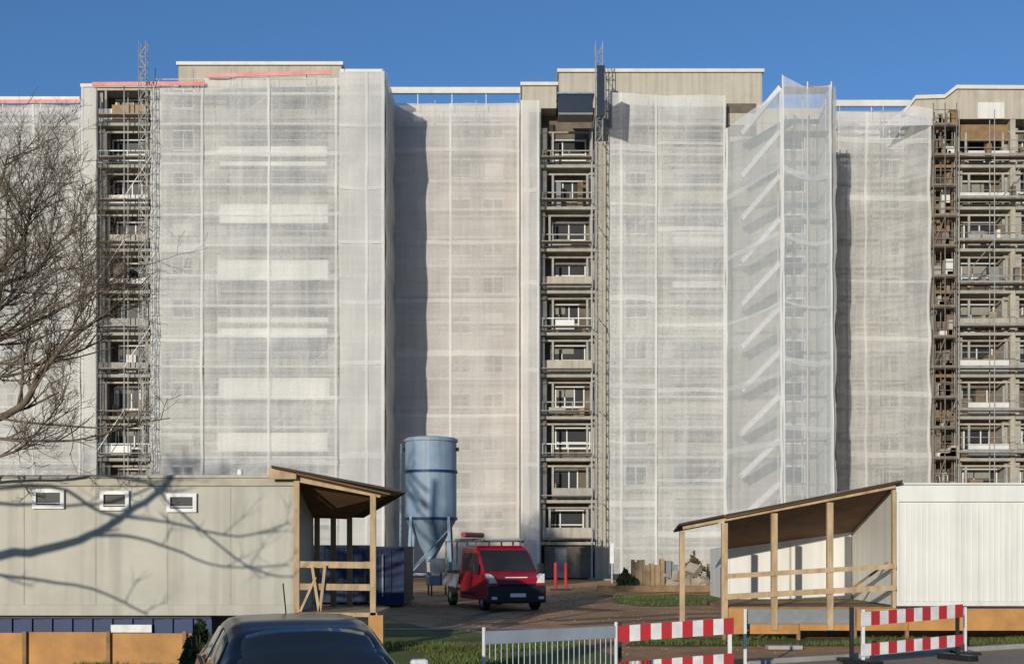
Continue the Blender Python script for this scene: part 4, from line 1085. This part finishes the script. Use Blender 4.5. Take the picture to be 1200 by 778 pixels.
add([base(5.5), pv(-240, 430), pv(-60, 405), pv(30, 403), pv(75, 392), pv(105, 388)], .045, .010, 5, .8*L_, 2)
add([base(5.2), pv(-240, 445), pv(-60, 429), pv(30, 428), pv(90, 420), pv(130, 405)], .045, .010, 5, .8*L_, 2)
add([base(6.5), pv(-250, 420), pv(-60, 350), pv(30, 318), pv(70, 295), pv(98, 262)], .07, .012, 17, .95*L_, 3)
add([base(4.9), pv(-240, 520), pv(-60, 487), pv(40, 497), pv(110, 501), pv(160, 500)], .04, .010, 7, .6*L_, 2)
add([base(4.6), pv(-240, 535), pv(-60, 512), pv(30, 518), pv(90, 516), pv(150, 500), pv(200, 490)], .045, .009, 12, .6*L_, 2)
add([base(5.8), pv(-240, 470), pv(-60, 450), pv(10, 440), pv(55, 415), pv(90, 375), pv(105, 350)], .05, .010, 22, .7*L_, 3)
add([base(4.4), pv(-240, 552), pv(-60, 540), pv(20, 530), pv(60, 500), pv(85, 470)], .05, .009, 18, .55*L_, 3)
add([base(6.0), pv(-240, 455), pv(-60, 400), pv(10, 365), pv(50, 335), pv(95, 318)], .06, .010, 20, .75*L_, 3)
for k in range(8):
    a = rnd.uniform(1.8, 4.6); z = rnd.uniform(6, 11.5); l = rnd.uniform(2.5, 4)
    e = Vector((math.cos(a), math.sin(a), .8)).normalized()*l; b_ = Vector(base(z))
    add([b_, b_+e*.5, b_+e], .08, .03, 8, 1.2, 2)
o = br.build('branches', 'bark', tree2, smooth=True); o.location = -off

# off-frame trees added on the sunward side to throw broken shade over van, ground and lower facade
def shade_tree(label, loc, H, seed, R_=.3, nl=26):
    t = thing('bare_tree', label, 'tree', (*loc, 0), 0, 'off-frame trees added for shade'); r = random.Random(seed)  # off-frame bare tree added only to throw shade
    MB().path([(0, 0, -.1), (0, 0, H*.2), (.2, .1, H*.5), (.1, 0, H*.97)], R_, .05, 10).build('trunk', 'bark', t, smooth=True)
    mb = MB()
    for k in range(nl):
        z = H*(.22+.72*k/nl); a = k*2.4+r.uniform(-.4, .4); l = H*.30*(1.15-z/H)+1.0
        e = Vector((math.cos(a), math.sin(a), .7)).normalized()*l; b_ = Vector((.1, 0, z))
        limb(mb, [b_, b_+e*.5+Vector((0, 0, -.1)), b_+e+Vector((0, 0, .3))], .10, .03, r, 12, l*.42, 2, .15)
    mb.build('branches', 'bark', t, smooth=True); return t
t1 = shade_tree('off-frame bare tree added for shade, tallest of the row', (-31, 12), 19.0, 31)
for i, (x, y, s, lb) in enumerate(((-44, 22, 1.1, 'off-frame bare tree added for shade, far out to the left'), (-50, 30, 1.05, 'off-frame bare tree added for shade, farthest to the left'))):
    c = copy_tree(t1); c.location = (x, y, 0); c.scale = (s, s, s); c.rotation_euler = (0, 0, 1.3*i+.7); c['label'] = lb
def shade_conifer(label, loc, H, R_, seed):  # unseen evergreen put in to shade the grass and the car
    t = thing('shade_conifer', label, 'tree', (*loc, 0), 0, 'unseen conifers added for shade'); r = random.Random(seed)
    MB().path([(0, 0, -.1), (0, 0, H*.5), (0, 0, H*.98)], .14, .02, 8).build('trunk', 'bark', t)
    mb = MB()
    for k in range(5200):
        z = r.random()**.8; a = r.uniform(0, 6.28); rr = R_*(1-z)**.8*r.uniform(.2, 1)+.05; p = Vector((math.cos(a)*rr, math.sin(a)*rr, .2+z*(H-.2)))
        s = .14; u = Vector((math.cos(a), math.sin(a), -.4)).normalized()*s; v = Vector((-math.sin(a), math.cos(a), 0))*s*.4
        mb.add([p-u, p+v, p+u, p-v], [(0, 1, 2, 3)])
    mb.build('foliage', 'leaf', t); return t
def shade_pine_tree(label, loc, H, z0, R_, seed, n=5200):  # unseen crown put in to shade the foot of the facade
    t = thing('shade_pine', label, 'tree', (*loc, 0), 0, 'unseen pines added for shade'); r = random.Random(seed)
    MB().path([(0, 0, -.1), (.05, 0, H*.5), (0, 0, H*.96)], .13, .04, 8).build('trunk', 'bark', t)
    mb = MB(); zc = (z0+H)/2; hz = (H-z0)/2
    for k in range(n):
        d = Vector((r.gauss(0, 1), r.gauss(0, 1), r.gauss(0, 1))).normalized()*r.random()**.45
        f = 1+.5*noise.noise(d*2+Vector((seed, 0, 0))); p = Vector((d.x*R_*f, d.y*R_*f, zc+d.z*hz*f))
        if noise.noise(p*.9) < -.15: continue
        u = Vector((r.uniform(-1, 1), r.uniform(-1, 1), r.uniform(-1, 1))).normalized()*.2; v = u.orthogonal()*.45
        mb.add([p-u, p+v, p+u, p-v], [(0, 1, 2, 3)])
    mb.build('foliage', 'leaf', t); return t
shade_pine_tree('unseen evergreen added for facade shade, tallest one', (-26, 12), 18.8, 12.0, 2.7, 5)
shade_pine_tree('unseen slender evergreen added for facade shade', (-31.5, 14), 18.0, 12.5, 2.4, 6)
c1 = shade_conifer('unseen evergreen added for shade, middle one of three left of the parked car', (-10.2, 6.5), 4.6, 1.7, 3)
for i, (x, y, s, lb) in enumerate(((-12.6, 3.5, 1.1, 'taller unseen evergreen added for shade, farther from the car'), (-6.9, 4.6, 1.1, 'unseen evergreen added for shade, nearest the parked car'))):
    c = copy_tree(c1); c.location = (x, y, 0); c.scale = (s, s, s); c['label'] = lb
